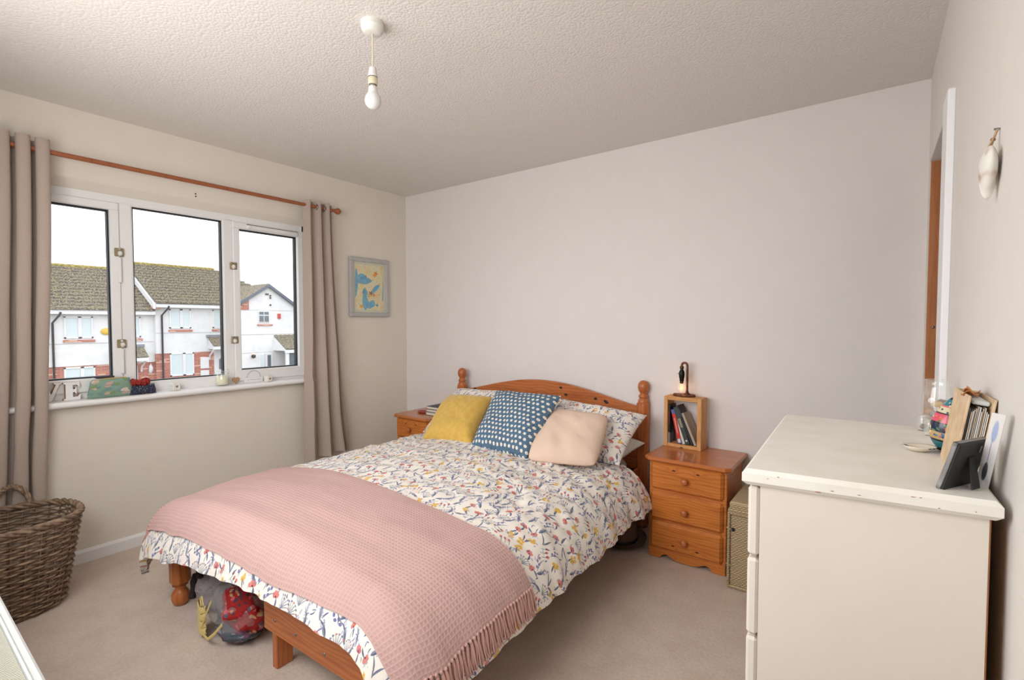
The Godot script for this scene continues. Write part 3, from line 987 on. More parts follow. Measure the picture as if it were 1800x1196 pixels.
func build_bedding():
	cloth_noise.seed = 12
	cloth_noise.frequency = 1.0
	cloth_noise.fractal_octaves = 2
	var d := thing("duvet", "white duvet printed with small red, yellow and blue flowers spread over the bed", "duvet", BED, BED_TURN)
	var S := HW + 0.395
	var T0 := 0.36
	var T1 := FOOT + 0.265
	var f := func(u: float, v: float) -> Vector3:
		var s := lerpf(-S, S, u)
		return drape(s, lerpf(T0, T1 - 0.045 * clampf(s / 0.7, -0.8, 1.0), v))
	part(d, "cover", Shape.new().sheet(130, 120, f, func(u, v): return Vector2(lerpf(-S, S, u), lerpf(T0, T1, v)), 0.028, true), M.floral)
	# the throw over the foot of the bed, with its fringed sides
	var t := thing("throw", "dusty pink waffle-weave throw with fringed ends across the foot of the bed", "throw", BED, BED_TURN)
	var sl := -HW - 0.15
	var sr := HW + 0.30
	var g := func(u: float, v: float) -> Vector3:
		var s := lerpf(sl, sr, u)
		var a := 1.545 + 0.012 * sin(s * 5.0) + 0.02 * s
		var b := FOOT + 0.205 - 0.06 * smoothstep(0.2, 0.8, s)
		return drape(s, lerpf(a, b, v), 0.012)
	part(t, "cloth", Shape.new().sheet(110, 46, g, func(u, v): return Vector2(lerpf(sl, sr, u), v * 0.62), 0.008, true), M.throw)
	var made := []
	for k in 4:
		made.append(tassel(k))
	var n := 38
	for side in [1, 0]:
		for k in n:
			if side == 0 and k < 30:
				continue
			var v := (k + 0.5) / n
			var p: Vector3 = g.call(float(side), v)
			var q: Vector3 = g.call(0.985 if side else 0.015, v)
			var o := part(t, "tassel", made[k % 4], M.tassel)
			var dirv := ((p - q).normalized() * 0.55 + Vector3.DOWN * 0.8 + Vector3(0, 0, rng.randf_range(-0.12, 0.12))).normalized()
			var xa := dirv.cross(Vector3(0, 0, 1)).normalized()
			o.transform = Transform3D(Basis(xa, -dirv, xa.cross(-dirv)).orthonormalized(), p - dirv * 0.004)
	# pillows and cushions
	pillow("pillow", "floral pillow against the headboard, left one, behind the mustard cushion", "pillow", [Vector3(0.80, 0.775, 0.19), Vector3(1.50, 0.79, 0.19), Vector3(1.50, 0.51, 0.53), Vector3(0.80, 0.50, 0.56)], 0.085, M.floral, Vector2(0.7, 0.48), 3, 0.05)
	pillow("pillow", "floral pillow against the headboard, right one, behind the pale pink cushion", "pillow", [Vector3(1.58, 0.785, 0.19), Vector3(2.31, 0.735, 0.18), Vector3(2.28, 0.505, 0.50), Vector3(1.58, 0.51, 0.53)], 0.085, M.floral, Vector2(0.7, 0.48), 8, 0.05)
	pillow("pillow", "plain white pillow lying flat under the right floral pillow", "pillow", [Vector3(1.60, 0.51, 0.13), Vector3(2.275, 0.55, 0.11), Vector3(2.24, 0.50, 0.47), Vector3(1.62, 0.49, 0.50)], 0.075, M.sheet_white, Vector2(0.7, 0.45), 4, 0.05)
	pillow("cushion", "mustard yellow velvet cushion", "cushion", [Vector3(0.935, 0.755, 0.43), Vector3(1.335, 0.785, 0.43), Vector3(1.455, 0.535, 0.78), Vector3(1.045, 0.535, 0.79)], 0.085, M.mustard, Vector2(1, 1), 5, 0.06)
	pillow("cushion", "navy blue cushion printed with rows of white daisies", "cushion", [Vector3(1.405, 0.84, 0.47), Vector3(1.90, 0.85, 0.48), Vector3(1.87, 0.542, 0.80), Vector3(1.475, 0.545, 0.81)], 0.075, M.daisy, Vector2(1, 1), 6, 0.03)
	pillow("cushion", "plain pale pink cushion", "cushion", [Vector3(1.765, 0.742, 0.42), Vector3(2.19, 0.752, 0.43), Vector3(2.235, 0.537, 0.69), Vector3(1.89, 0.545, 0.83)], 0.075, M.blush, Vector2(1, 1), 7, 0.0, 0.07)


func tassel(k: int) -> ArrayMesh:
	var s := Shape.new()
	s.lump(Vector3(0, -0.006, 0), Vector3(0.0055, 0.007, 0.0055), 0.3, k, 8, 6)
	var r := RandomNumberGenerator.new()
	r.seed = 90 + k
	for i in 7:
		var a := TAU * i / 7 + r.randf()
		var spread := r.randf_range(0.002, 0.009)
		var pts := []
		for m in 5:
			var t := m / 4.0
			pts.append(Vector3(cos(a) * (0.002 + spread * t), -0.008 - t * r.randf_range(0.075, 0.085), sin(a) * (0.002 + spread * 1.2 * t) + 0.003 * sin(t * 5.0 + k)))
		s.tube(pts, [0.0028, 0.0033, 0.0034, 0.003, 0.0012], 5)
	return s.done()


# a stuffed pillow from its four corners, top left first, going round as the camera sees it
func pillow(called: String, label: String, category: String, c: Array, thick: float, m: Material, uvs: Vector2, sd: int, pinch: float, soft := 0.0):
	var nz := FastNoiseLite.new()
	nz.seed = sd
	nz.frequency = 1.0
	nz.fractal_octaves = 2
	var mid: Vector3 = (c[0] + c[1] + c[2] + c[3]) / 4.0
	var nrm: Vector3 = (c[1] - c[0] + c[2] - c[3]).cross(c[0] - c[3] + c[1] - c[2]).normalized()
	var n := 30
	var s := Shape.new()
	for side in [1, -1]:
		var f := func(u: float, v: float) -> Vector3:
			var a := sin((u - 0.5) * PI)
			var b := sin((v - 0.5) * PI)
			var cut := 1.0 - soft * pow(a * b, 6)
			var aa := a * cut * (1.0 - pinch * (1.0 - b * b)) * 0.5 + 0.5
			var bb := b * cut * (1.0 - pinch * (1.0 - a * a)) * 0.5 + 0.5
			var p: Vector3 = (c[0] as Vector3).lerp(c[1], aa).lerp((c[3] as Vector3).lerp(c[2], aa), bb) - mid
			var bul := pow(maxf(0, (1.0 - pow(a, 4)) * (1.0 - pow(b, 4))), 0.62)
			var h := thick * bul * (1.0 + 0.18 * nz.get_noise_2d(a * 1.2, b * 1.2))
			h += 0.0035 * bul * nz.get_noise_2d(a * 3.0 + b * 2.0 + 9.0, b * 6.0)
			return p + nrm * h * (side if side > 0 else -0.7)
		s.sheet(n, n, f, func(u, v): return Vector2((sin((u - 0.5) * PI) * 0.5 + 0.5) * uvs.x + sd * 0.13, (sin((v - 0.5) * PI) * 0.5 + 0.5) * uvs.y + sd * 0.21), 0.0, side > 0)
	solo(called, s, m, label, category, mid, "cushions and pillows on the bed")


# ------------------------------------------------------------------ furniture
func nightstand(label: String, at: Vector3) -> Node3D:
	var o := thing("nightstand", label, "bedside cabinet", at, 0, "pine bedside cabinets")
	part(o, "body", Shape.new().span(Vector3(-0.2, 0.03, -0.185), Vector3(0.2, 0.536, 0.165), 0.003), M.drawer)
	var plan := PackedVector2Array([Vector2(-0.222, -0.195), Vector2(0.222, -0.195), Vector2(0.225, -0.19), Vector2(0.225, 0.172), Vector2(0.198, 0.2), Vector2(-0.198, 0.2), Vector2(-0.225, 0.172), Vector2(-0.225, -0.19)])
	part(o, "top", Shape.new().prism(plan, -0.557, -0.534, 0.006, Transform3D(LAID, Vector3.ZERO)), M.stand_top)
	var half := [Vector2(0.2, 0.0), Vector2(0.136, 0.0), Vector2(0.127, 0.014), Vector2(0.115, 0.024), Vector2(0.1, 0.026), Vector2(0.085, 0.019), Vector2(0.06, 0.008), Vector2(0.03, 0.003)]
	var poly := PackedVector2Array([Vector2(-0.2, 0.056), Vector2(0.2, 0.056)])
	for p in half:
		poly.append(p)
	half.reverse()
	for p in half:
		poly.append(Vector2(-p.x, p.y))
	part(o, "plinth", Shape.new().prism(poly, 0.158, 0.174, 0.002), M.drawer)
	for sx in [-1, 1]:
		part(o, "side_foot", Shape.new().span(Vector3(sx * 0.191 - 0.009, 0, -0.185), Vector3(sx * 0.191 + 0.009, 0.04, 0.16), 0.002), M.drawer)
	for y in [[0.381, 0.531], [0.216, 0.367], [0.056, 0.205]]:
		var d := part(o, "drawer", Shape.new().span(Vector3(-0.19, y[0], 0.14), Vector3(0.186, y[1], 0.186), 0.013), M.drawer)
		part(d, "knob", Shape.new().lathe([Vector2(0.008, -0.004), Vector2(0.008, 0.008), Vector2(0.016, 0.014), Vector2(0.0185, 0.021), Vector2(0.016, 0.028), Vector2(0.009, 0.032), Vector2(0, 0.033)], 18, Transform3D(Basis(Vector3.RIGHT, PI / 2), Vector3(0.0, (y[0] + y[1]) / 2 - 0.004, 0.186))), M.pine_h)
	return o


func book(label: String, at: Vector3, size: Vector3, basis: Basis, cover: Color, group := "", pages := Color(0.86, 0.83, 0.77)) -> Node3D:
	# size is thickness, height, depth; the spine looks along +z
	var o := thing("book", label, "book", at, 0, group)
	o.basis = basis
	var t := size.x
	var s := Shape.new()
	s.span(Vector3(0, 0, -size.z), Vector3(0.0022, size.y, 0), 0.0008)
	s.span(Vector3(t - 0.0022, 0, -size.z), Vector3(t, size.y, 0), 0.0008)
	s.span(Vector3(0, 0, -0.0025), Vector3(t, size.y, 0.0015), 0.0012)
	part(o, "cover", s, mat(cover, 0.5))
	part(o, "pages", Shape.new().span(Vector3(0.0024, 0.003, -size.z + 0.003), Vector3(t - 0.0024, size.y - 0.003, -0.003), 0.0004), mat(pages, 0.9))
	return o


func build_nightstands():
	nightstand("pine bedside cabinet with three drawers beside the hamper, carrying the wooden box", Vector3(2.603, 0, 0.205))
	var o := nightstand("pine bedside cabinet in the corner beyond the bed, mostly hidden by the pillows", Vector3(0.507, 0, 0.225))
	o.scale.x = 0.9
	# wooden box of books
	var at := Vector3(2.392, 0.557, 0.125)
	var turn := -4.0
	var c := thing("wooden_box", "open square pine box of books standing on the bedside cabinet", "box", at, turn)
	for x in [[0.0, 0.022], [0.194, 0.218]]:
		part(c, "side", Shape.new().span(Vector3(x[0], 0, -0.1), Vector3(x[1], 0.296, 0), 0.002), M.raw_pine_v)
	part(c, "top", Shape.new().span(Vector3(0.022, 0.274, -0.1), Vector3(0.194, 0.296, -0.001), 0.002), M.raw_pine_h)
	part(c, "bottom", Shape.new().span(Vector3(0.022, 0.0, -0.1), Vector3(0.194, 0.021, -0.001), 0.002), M.raw_pine_h)
	var xf := Transform3D(Basis(Vector3.UP, deg_to_rad(turn)), at)
	var L := [
		[0.0225, 0.0, 0.013, 0.225, Color(0.05, 0.045, 0.055), "black paperback, leftmost in the wooden box"],
		[0.083, 13.0, 0.022, 0.2, Color(0.78, 0.2, 0.15), "red paperback with blue ends leaning in the wooden box"],
		[0.108, 17.0, 0.016, 0.165, Color(0.84, 0.83, 0.8), "slim white paperback leaning between the red and grey-green books"],
		[0.1285, 20.0, 0.027, 0.222, Color(0.2, 0.235, 0.235), "thick dark grey-green book leaning in the wooden box"],
		[0.1605, 22.5, 0.012, 0.24, Color(0.12, 0.125, 0.13), "tall charcoal book leaning in the wooden box, its top the highest"],
		[0.1755, 23.5, 0.014, 0.195, Color(0.68, 0.63, 0.57), "beige paperback leaning rightmost in the wooden box"]]
	for i in L.size():
		var b: Array = L[i]
		var lean := deg_to_rad(b[1])
		var bs := xf.basis * Basis(Vector3.BACK, lean)
		var p := xf * Vector3(b[0], 0.0212, -0.008 - 0.004 * (i % 3))
		var bk := book(b[5], p, Vector3(b[2], b[3], 0.085), bs, b[4], "books in the wooden box")
		var t: float = b[2]
		if i == 1:
			for y in [[0.0, 0.03], [0.175, 0.2]]:
				part(bk, "spine_band", Shape.new().span(Vector3(-0.0003, y[0], -0.02), Vector3(t + 0.0003, y[1], 0.0019), 0.0005), mat(Color(0.36, 0.36, 0.6), 0.5), "blue band")
			part(bk, "spine_label", Shape.new().span(Vector3(0.003, 0.006, 0.001), Vector3(t - 0.003, 0.028, 0.0024), 0.0003), M.paper, "white spine label")
			part(bk, "spine_title", Shape.new().span(Vector3(0.008, 0.06, 0.001), Vector3(t - 0.008, 0.15, 0.0019), 0.0002), mat(Color(0.86, 0.6, 0.55), 0.6))
		if i == 0:
			part(bk, "spine_title", Shape.new().span(Vector3(0.004, 0.11, 0.001), Vector3(t - 0.005, 0.19, 0.0019), 0.0002), mat(Color(0.5, 0.12, 0.14), 0.6))
			part(bk, "spine_picture", Shape.new().span(Vector3(-0.0002, 0.0, -0.05), Vector3(t + 0.0003, 0.06, 0.0019), 0.0003), mat(Color(0.45, 0.44, 0.45), 0.6))
		if i == 3:
			part(bk, "spine_title", Shape.new().span(Vector3(0.006, 0.1, 0.001), Vector3(t - 0.006, 0.155, 0.002), 0.0003), mat(Color(0.55, 0.54, 0.42), 0.6))
			part(bk, "spine_label", Shape.new().lump(Vector3(t / 2, 0.022, 0.0015), Vector3(0.006, 0.006, 0.0012), 0, 1, 10, 5), M.paper)
		if i == 4:
			part(bk, "spine_title", Shape.new().span(Vector3(0.003, 0.17, 0.001), Vector3(t - 0.003, 0.22, 0.0019), 0.0002), mat(Color(0.35, 0.35, 0.36), 0.6))
	# pipe lamp
	var l := thing("table_lamp", "pipe table lamp with a bare filament bulb standing on the wooden box", "lamp", Vector3(2.495, 0.853, 0.078))
	part(l, "base", Shape.new().lathe([Vector2(0, 0.0), Vector2(0.06, 0.0), Vector2(0.065, 0.004), Vector2(0.065, 0.01), Vector2(0.061, 0.014), Vector2(0, 0.0145)], 28, Transform3D(Basis(), Vector3.ZERO), 0.55), M.copper)
	part(l, "floor_flange", Shape.new().lathe([Vector2(0.018, 0.014), Vector2(0.018, 0.018), Vector2(0.01, 0.022), Vector2(0.01, 0.03), Vector2(0, 0.03)], 16, Transform3D(Basis(), Vector3(0.016, 0, 0))), M.copper)
	var pipe := [Vector3(0.016, 0.014, 0), Vector3(0.016, 0.1, 0), Vector3(0.016, 0.178, 0), Vector3(0.014, 0.189, 0), Vector3(0.008, 0.195, 0), Vector3(0.0, 0.197, 0), Vector3(-0.008, 0.195, 0), Vector3(-0.014, 0.189, 0), Vector3(-0.016, 0.18, 0), Vector3(-0.016, 0.168, 0)]
	part(l, "pipe", Shape.new().tube(pipe, 0.0068, 12), M.copper)
	var lx := Transform3D(Basis(), Vector3(-0.016, 0, 0))
	part(l, "pipe_collar", Shape.new().lathe([Vector2(0.0085, 0.16), Vector2(0.0115, 0.162), Vector2(0.0115, 0.174), Vector2(0.0085, 0.176)], 12, lx), M.brass)
	part(l, "socket", Shape.new().lathe([Vector2(0.012, 0.088), Vector2(0.0125, 0.092), Vector2(0.0125, 0.1), Vector2(0.0155, 0.113), Vector2(0.0165, 0.128), Vector2(0.0155, 0.143), Vector2(0.009, 0.155), Vector2(0.0085, 0.162)], 18, lx), mat(Color(0.1, 0.09, 0.07), 0.35, 0.5))
	part(l, "switch", Shape.new().tube([Vector3(-0.03, 0.132, 0.002), Vector3(-0.039, 0.132, 0.003)], 0.0022, 8), M.brass)
	part(l, "bulb_cap", Shape.new().lathe([Vector2(0.0095, 0.074), Vector2(0.0105, 0.078), Vector2(0.0105, 0.09)], 14, lx), M.brass)
	part(l, "glass_bulb", Shape.new().lathe([Vector2(0, 0.02), Vector2(0.01, 0.022), Vector2(0.0185, 0.03), Vector2(0.0225, 0.042), Vector2(0.021, 0.054), Vector2(0.0145, 0.066), Vector2(0.0098, 0.075)], 22, lx), M.thin_glass)
	var glow := mat(Color(1, 0.75, 0.5), 0.5)
	glow.emission_enabled = true
	glow.emission = Color(1.0, 0.66, 0.36)
	glow.emission_energy_multiplier = 1.6
	var fil := []
	for k in 33:
		var a := k * 0.9
		fil.append(Vector3(-0.016 + 0.007 * cos(a), 0.036 + 0.0008 * k, 0.007 * sin(a)))
	part(l, "filament", Shape.new().tube(fil, 0.0011, 6), glow)
	var om := OmniLight3D.new()
	om.name = "filament_light"
	l.add_child(om)
	om.position = Vector3(-0.016, 0.047, 0)
	om.light_color = Color(1.0, 0.72, 0.45)
	om.light_energy = 0.002
	om.omni_range = 8.0
	om.omni_attenuation = 2.0
	om.light_size = 0.01
	om.shadow_enabled = true
	# on the far bedside cabinet
	solo("dish", Shape.new().lathe([Vector2(0, 0), Vector2(0.045, 0.0), Vector2(0.06, 0.008), Vector2(0.062, 0.012), Vector2(0.055, 0.011), Vector2(0.04, 0.006), Vector2(0, 0.005)], 24, Transform3D(Basis(), Vector3.ZERO), 0.7), mat(Color(0.62, 0.2, 0.14), 0.35), "flat red oval dish on the far bedside cabinet", "dish", Vector3(0.475, 0.5572, 0.24))
	var lie := Basis(Vector3(0, 1, 0), Vector3(1, 0, 0), Vector3(0, 0, -1))
	for k in 3:
		var tk: float = [0.026, 0.022, 0.022][k]
		var yy: float = [0.5572, 0.5836, 0.606][k]
		book(["bottom book of the small stack beside the red dish", "middle book of the small stack beside the red dish", "top book of the small stack beside the red dish"][k], Vector3(0.555 + 0.006 * k, yy, 0.12), Vector3(tk, 0.15, 0.18), lie, [Color(0.16, 0.15, 0.2), Color(0.32, 0.32, 0.3), Color(0.2, 0.22, 0.28)][k], "books on the far bedside cabinet")


func build_dresser():
	var at := Vector3(3.181, 0, 1.938)
	var turn := 1.5
	var D := 0.376
	var L := 0.70
	var o := thing("chest_of_drawers", "cream painted chest of drawers with worn edges against the right wall", "chest of drawers", at, turn)
	var top := PackedVector2Array([Vector2(0, 0), Vector2(D, -0.036), Vector2(D, -L), Vector2(0, -L)])
	part(o, "top", Shape.new().prism(top, -1.0, -0.968, 0.008, Transform3D(LAID, Vector3.ZERO)), M.lit_cream_top)
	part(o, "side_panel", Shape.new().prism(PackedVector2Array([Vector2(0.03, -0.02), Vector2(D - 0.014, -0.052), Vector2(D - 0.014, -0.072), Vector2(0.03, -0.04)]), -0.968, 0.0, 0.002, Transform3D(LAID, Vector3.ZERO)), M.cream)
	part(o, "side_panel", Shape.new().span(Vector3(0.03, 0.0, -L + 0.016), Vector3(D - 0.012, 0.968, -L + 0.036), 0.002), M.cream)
	part(o, "back_panel", Shape.new().span(Vector3(D - 0.018, 0.04, -L + 0.03), Vector3(D - 0.012, 0.968, -0.07), 0.001), M.raw_pine_h)
	part(o, "worn_edge", Shape.new().span(Vector3(D - 0.0145, 0.0, -0.0725), Vector3(D - 0.0115, 0.967, -0.052), 0.001), M.worn, "bare wood showing along the back edge")
	part(o, "plinth", Shape.new().span(Vector3(0.034, 0.0, -L + 0.02), Vector3(0.05, 0.1, -0.02), 0.002), M.cream)
	var mint := mat(Color(0.72, 0.82, 0.76), 0.25)
	for y in [[0.824, 0.962], [0.664, 0.818], [0.5, 0.658], [0.316, 0.494], [0.11, 0.31]]:
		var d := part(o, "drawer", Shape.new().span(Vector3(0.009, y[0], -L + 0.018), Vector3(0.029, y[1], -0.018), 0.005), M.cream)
		for z in [-0.17, -L + 0.17]:
			part(d, "knob", Shape.new().lathe([Vector2(0.006, 0), Vector2(0.006, 0.003), Vector2(0.013, 0.006), Vector2(0.014, 0.01), Vector2(0.01, 0.014), Vector2(0, 0.015)], 16, Transform3D(Basis(Vector3.BACK, PI / 2), Vector3(0.009, (y[0] + y[1]) / 2 + 0.01, z))), mint, "pale green ceramic knob")
	# chips in the paint along the near edge
	for k in 9:
		var x := rng.randf_range(0.02, D - 0.02)
		part(o, "paint_chip", Shape.new().lump(Vector3(x, rng.randf_range(0.974, 0.992), -0.0005 - 0.036 * x / D), Vector3(rng.randf_range(0.002, 0.006), 0.0009, 0.0007), 0.6, k, 8, 5), M.worn)
	# ---- things on top
	var Y := 1.0
	var jar := func(r: float, h: float, neck: float) -> Shape:
		var t := 0.0028
		return Shape.new().lathe([Vector2(0, 0.0), Vector2(r * 0.86, 0.0), Vector2(r * 0.97, 0.006), Vector2(r, 0.016), Vector2(r, h * 0.62), Vector2(r * 0.97, h * 0.72), Vector2(neck + 0.001, h * 0.85), Vector2(neck, h * 0.88), Vector2(neck + 0.003, h * 0.9), Vector2(neck + 0.001, h * 0.93), Vector2(neck + 0.002, h * 0.985), Vector2(neck, h), Vector2(neck - t, h * 0.985), Vector2(neck - t, h * 0.86), Vector2(r - t - 0.003, h * 0.72), Vector2(r - t, h * 0.62), Vector2(r - t, 0.02), Vector2(r * 0.85, 0.008), Vector2(0, 0.007)], 32)
	var jp := Vector3(3.521, Y, 1.262)
	solo("glass_jar", jar.call(0.0325, 0.134, 0.026), M.thin_glass, "large open glass jar of shells and pebbles at the back of the chest of drawers", "jar", jp)
	var cols := [Color(0.83, 0.78, 0.72), Color(0.62, 0.45, 0.33), Color(0.78, 0.62, 0.48), Color(0.45, 0.36, 0.33), Color(0.86, 0.84, 0.82), Color(0.72, 0.5, 0.36), Color(0.8, 0.66, 0.42), Color(0.9, 0.88, 0.85), Color(0.5, 0.38, 0.3)]
	var spots := [Vector3(0.018, 0.018, 0.012), Vector3(-0.02, 0.018, 0.008), Vector3(0.0, 0.017, -0.022), Vector3(-0.008, 0.04, 0.022), Vector3(0.02, 0.043, 0.006), Vector3(-0.022, 0.043, -0.006), Vector3(0.003, 0.064, 0.013), Vector3(-0.012, 0.07, -0.008), Vector3(0.018, 0.068, -0.012)]
	var said := ["cream pebble low on the right in the large jar", "brown shell low on the left in the large jar", "tan pebble at the bottom back of the large jar", "dark grey-brown stone at the front of the large jar", "white pebble on the right in the large jar", "rust-brown shell on the left in the large jar", "sandy yellow shell near the top of the jar's heap", "pure white shell topping the heap in the large jar", "dark brown shell at the top back of the jar's heap"]
	for k in 9:
		var q: Vector3 = spots[k]
		solo("shell" if k % 2 else "pebble", Shape.new().lump(Vector3.ZERO, Vector3(0.012, 0.0085, 0.01) * (1.0 if k < 6 else 0.9), 0.35, 30 + k, 14, 8), mat(cols[k], 0.55), said[k], "shell" if k % 2 else "pebble", jp + q * Vector3(0.66, 1.1, 0.66), "shells and pebbles in the large jar")
	var ps := Vector3(3.492, Y, 1.29)
	solo("small_jar", jar.call(0.0125, 0.042, 0.0105), M.thin_glass, "tiny glass jar with a brown seed, left of the large jar", "jar", ps)
	solo("seed", Shape.new().lump(Vector3(0, 0.0075, 0), Vector3(0.007, 0.006, 0.006), 0.4, 3), mat(Color(0.42, 0.3, 0.2), 0.8), "brown seed inside the tiny left jar", "seed", ps + Vector3(0, 0.004, 0))
	solo("small_jar", jar.call(0.0125, 0.042, 0.0105), M.thin_glass, "tiny glass jar in front of the large jar, beside the patterned egg", "jar", ps + Vector3(0.01, 0, 0.065))
	# dish
	var dish := solo("trinket_dish", Shape.new().lathe([Vector2(0, 0.004), Vector2(0.013, 0.002), Vector2(0.022, 0.006), Vector2(0.03, 0.012), Vector2(0.0315, 0.0145), Vector2(0.029, 0.0135), Vector2(0.02, 0.0085), Vector2(0.011, 0.0055), Vector2(0, 0.005)], 30, Transform3D(Basis(Vector3.UP, 0.4), Vector3.ZERO), 0.75), mat(Color(0.89, 0.85, 0.78), 0.25), "small cream oval dish with blue brush marks on the chest of drawers", "dish", Vector3(3.470, Y - 0.0015, 1.565))
	var blue := mat(Color(0.2, 0.2, 0.42), 0.3)
	for k in 7:
		var a := 0.55 + k * 0.42
		part(dish, "brush_mark", Shape.new().lump(Vector3(cos(a) * 0.0262, 0.0124, sin(a) * 0.0195), Vector3(0.0045, 0.0012, 0.0024), 0.5, k, 8, 5), blue)
	# patterned egg
	var eg := Image.create(256, 256, false, Image.FORMAT_RGB8)
	var band := [[0.0, Color(0.12, 0.13, 0.14)], [0.08, Color(0.17, 0.43, 0.46)], [0.2, Color(0.1, 0.1, 0.12)], [0.23, Color(0.72, 0.62, 0.45)], [0.36, Color(0.12, 0.16, 0.26)], [0.5, Color(0.1, 0.1, 0.12)], [0.525, Color(0.82, 0.33, 0.42)], [0.67, Color(0.1, 0.1, 0.12)], [0.69, Color(0.83, 0.79, 0.66)], [0.79, Color(0.82, 0.4, 0.42)], [0.82, Color(0.2, 0.5, 0.58)], [0.93, Color(0.08, 0.08, 0.1)]]
	for y in 256:
		var c := Color.BLACK
		for b in band:
			if y / 256.0 >= b[0]:
				c = b[1]
		eg.fill_rect(Rect2i(0, y, 256, 1), c)
	var er := RandomNumberGenerator.new()
	er.seed = 9
	for k in 150:
		var yy := er.randf_range(0.24, 0.49) if k % 3 else er.randf_range(0.53, 0.92)
		var pos := Vector2(er.randf() * 256, yy * 256)
		if k % 2:
			leaf(eg, pos, er.randf() * TAU, 13, 3.5, 0.5, [Color(0.9, 0.85, 0.7), Color(0.3, 0.45, 0.6), Color(0.85, 0.4, 0.3), Color(0.35, 0.5, 0.35)][er.randi() % 4])
		else:
			dot(eg, pos, er.randf_range(2, 5), [Color(0.88, 0.82, 0.66), Color(0.2, 0.24, 0.4), Color(0.85, 0.55, 0.3), Color(0.75, 0.35, 0.5)][er.randi() % 4])
	var em := mat(Color.WHITE, 0.22)
	em.albedo_texture = tex(eg)
	var prof := []
	for k in 25:
		var t := k / 24.0
		prof.append(Vector2(0.031 * pow(sin(PI * pow(t, 0.78)), 0.72) if k > 0 and k < 24 else (0.013 if k == 0 else 0.0), 0.123 * t))
	prof.push_front(Vector2(0, 0))
	var tilt := Basis(Vector3(0, 0, 1), -0.16)
	var e := solo("ornamental_egg", Shape.new().lathe(prof, 36, Transform3D(tilt, Vector3(0, 0.0035, 0))), em, "egg-shaped ornament patterned in pink, teal and navy bands on the chest of drawers", "ornament", Vector3(3.51, Y, 1.535))
	e.set_meta("group", "ornaments on the chest of drawers")
	# upright folder of papers: tan boards with papers between
	var fb := Basis(Vector3.UP, deg_to_rad(2.0)) * Basis(Vector3.BACK, deg_to_rad(-8.0))
	var f := thing("folder_box", "tan board folder full of papers with dried petals on top, by the wall", "folder", Vector3(3.508, Y, 1.745))
	f.basis = fb
	var board_m := tri_mat(tinted(noise_image(91, 0.05, 64), Color(0.79, 0.68, 0.54), Color(0.82, 0.715, 0.58), Color(0.85, 0.75, 0.62)), 8.0, 0.7)
	part(f, "board", Shape.new().span(Vector3(-0.002, 0, -0.14), Vector3(0.002, 0.152, 0), 0.001), board_m)
	part(f, "board", Shape.new().span(Vector3(0.033, 0, -0.14), Vector3(0.037, 0.152, 0), 0.001), board_m)
	part(f, "spine_board", Shape.new().span(Vector3(-0.002, 0, -0.144), Vector3(0.037, 0.152, -0.14), 0.001), board_m)
	for k in 12:
		var h := 0.122 + 0.013 * rng.randf()
		part(f, "paper", Shape.new().span(Vector3(0.0045 + 0.0023 * k, 0.001, -0.13), Vector3(0.0058 + 0.0023 * k, h, -0.004 - 0.006 * rng.randf()), 0.0003), mat([Color(0.86, 0.83, 0.77), Color(0.8, 0.73, 0.64), Color(0.84, 0.85, 0.85), Color(0.88, 0.86, 0.82)][k % 4] if k > 0 else Color(0.5, 0.6, 0.68), 0.85))
	part(f, "envelope", Shape.new().span(Vector3(0.006, 0.137, -0.12), Vector3(0.031, 0.145, -0.012), 0.002), mat(Color(0.8, 0.83, 0.82), 0.7))
	for k in 4:
		solo("dried_petal", Shape.new().sheet(6, 6, func(u, v): return Vector3((u - 0.5) * 0.018, 0.01 * sin(u * 3.0 + k) * v + 0.004 * k * v, (v - 0.5) * 0.024), func(u, v): return Vector2(u, v), 0.0012), mat(Color(0.72, 0.46, 0.24).lightened(0.08 * k), 0.8), ["curled dried petal, frontmost on the papers folder", "curled dried petal, second from the front on the folder", "curled dried petal, third from the front on the folder", "curled dried petal, rearmost on the papers folder"][k], "petal", f.transform * Vector3(0.004 + 0.006 * k, 0.148, -0.05 - 0.02 * k), "dried petals on the folder")
	# white card leaning against the folder and the wall
	var ci := Image.create(128, 192, false, Image.FORMAT_RGB8)
	ci.fill(Color(0.9, 0.89, 0.88))
	for k in 60:
		dot(ci, Vector2(66, 44), 30 - k * 0.3, Color(0.66, 0.72, 0.85), 0.05)
	leaf(ci, Vector2(60, 62), PI / 2, 80, 3, 0, Color(0.4, 0.5, 0.7), 0.8)
	for k in 26:
		dot(ci, Vector2(58, 150), 26 - k, Color(0.3, 0.3, 0.32), 0.4)
	var cm := mat(Color.WHITE, 0.6)
	cm.albedo_texture = tex(ci)
	var c0 := Vector3(3.534, Y, 1.79)
	var c1 := Vector3(3.547, Y - 0.0, 1.812)
	var up := Vector3(0.008, 0.139, 0.072)
	var cd := Shape.new().sheet(2, 2, func(u, v): return Vector3.ZERO.lerp(c1 - c0, u) + up * (1 - v), func(u, v): return Vector2(u, v), 0.0012, true)
	solo("card", cd, cm, "white card with a pale blue oval leaning towards the wall behind the photo frame", "card", c0)
	# photo frame seen from behind
	var fr := thing("photo_frame", "small black photo frame seen from the back with its strut out", "photo frame", Vector3(3.48, Y, 1.863))
	var ba := Vector3(0.046, 0, -0.08).normalized()
	var ub := Vector3(0.02, 0.085, 0.0115).normalized()
	var nb := ba.cross(ub).normalized()
	fr.basis = Basis(ba, nb.cross(ba), nb)
	part(fr, "back_board", Shape.new().span(Vector3(0, 0, 0), Vector3(0.092, 0.087, 0.006), 0.002), M.dark_card)
	var rim := Shape.new()
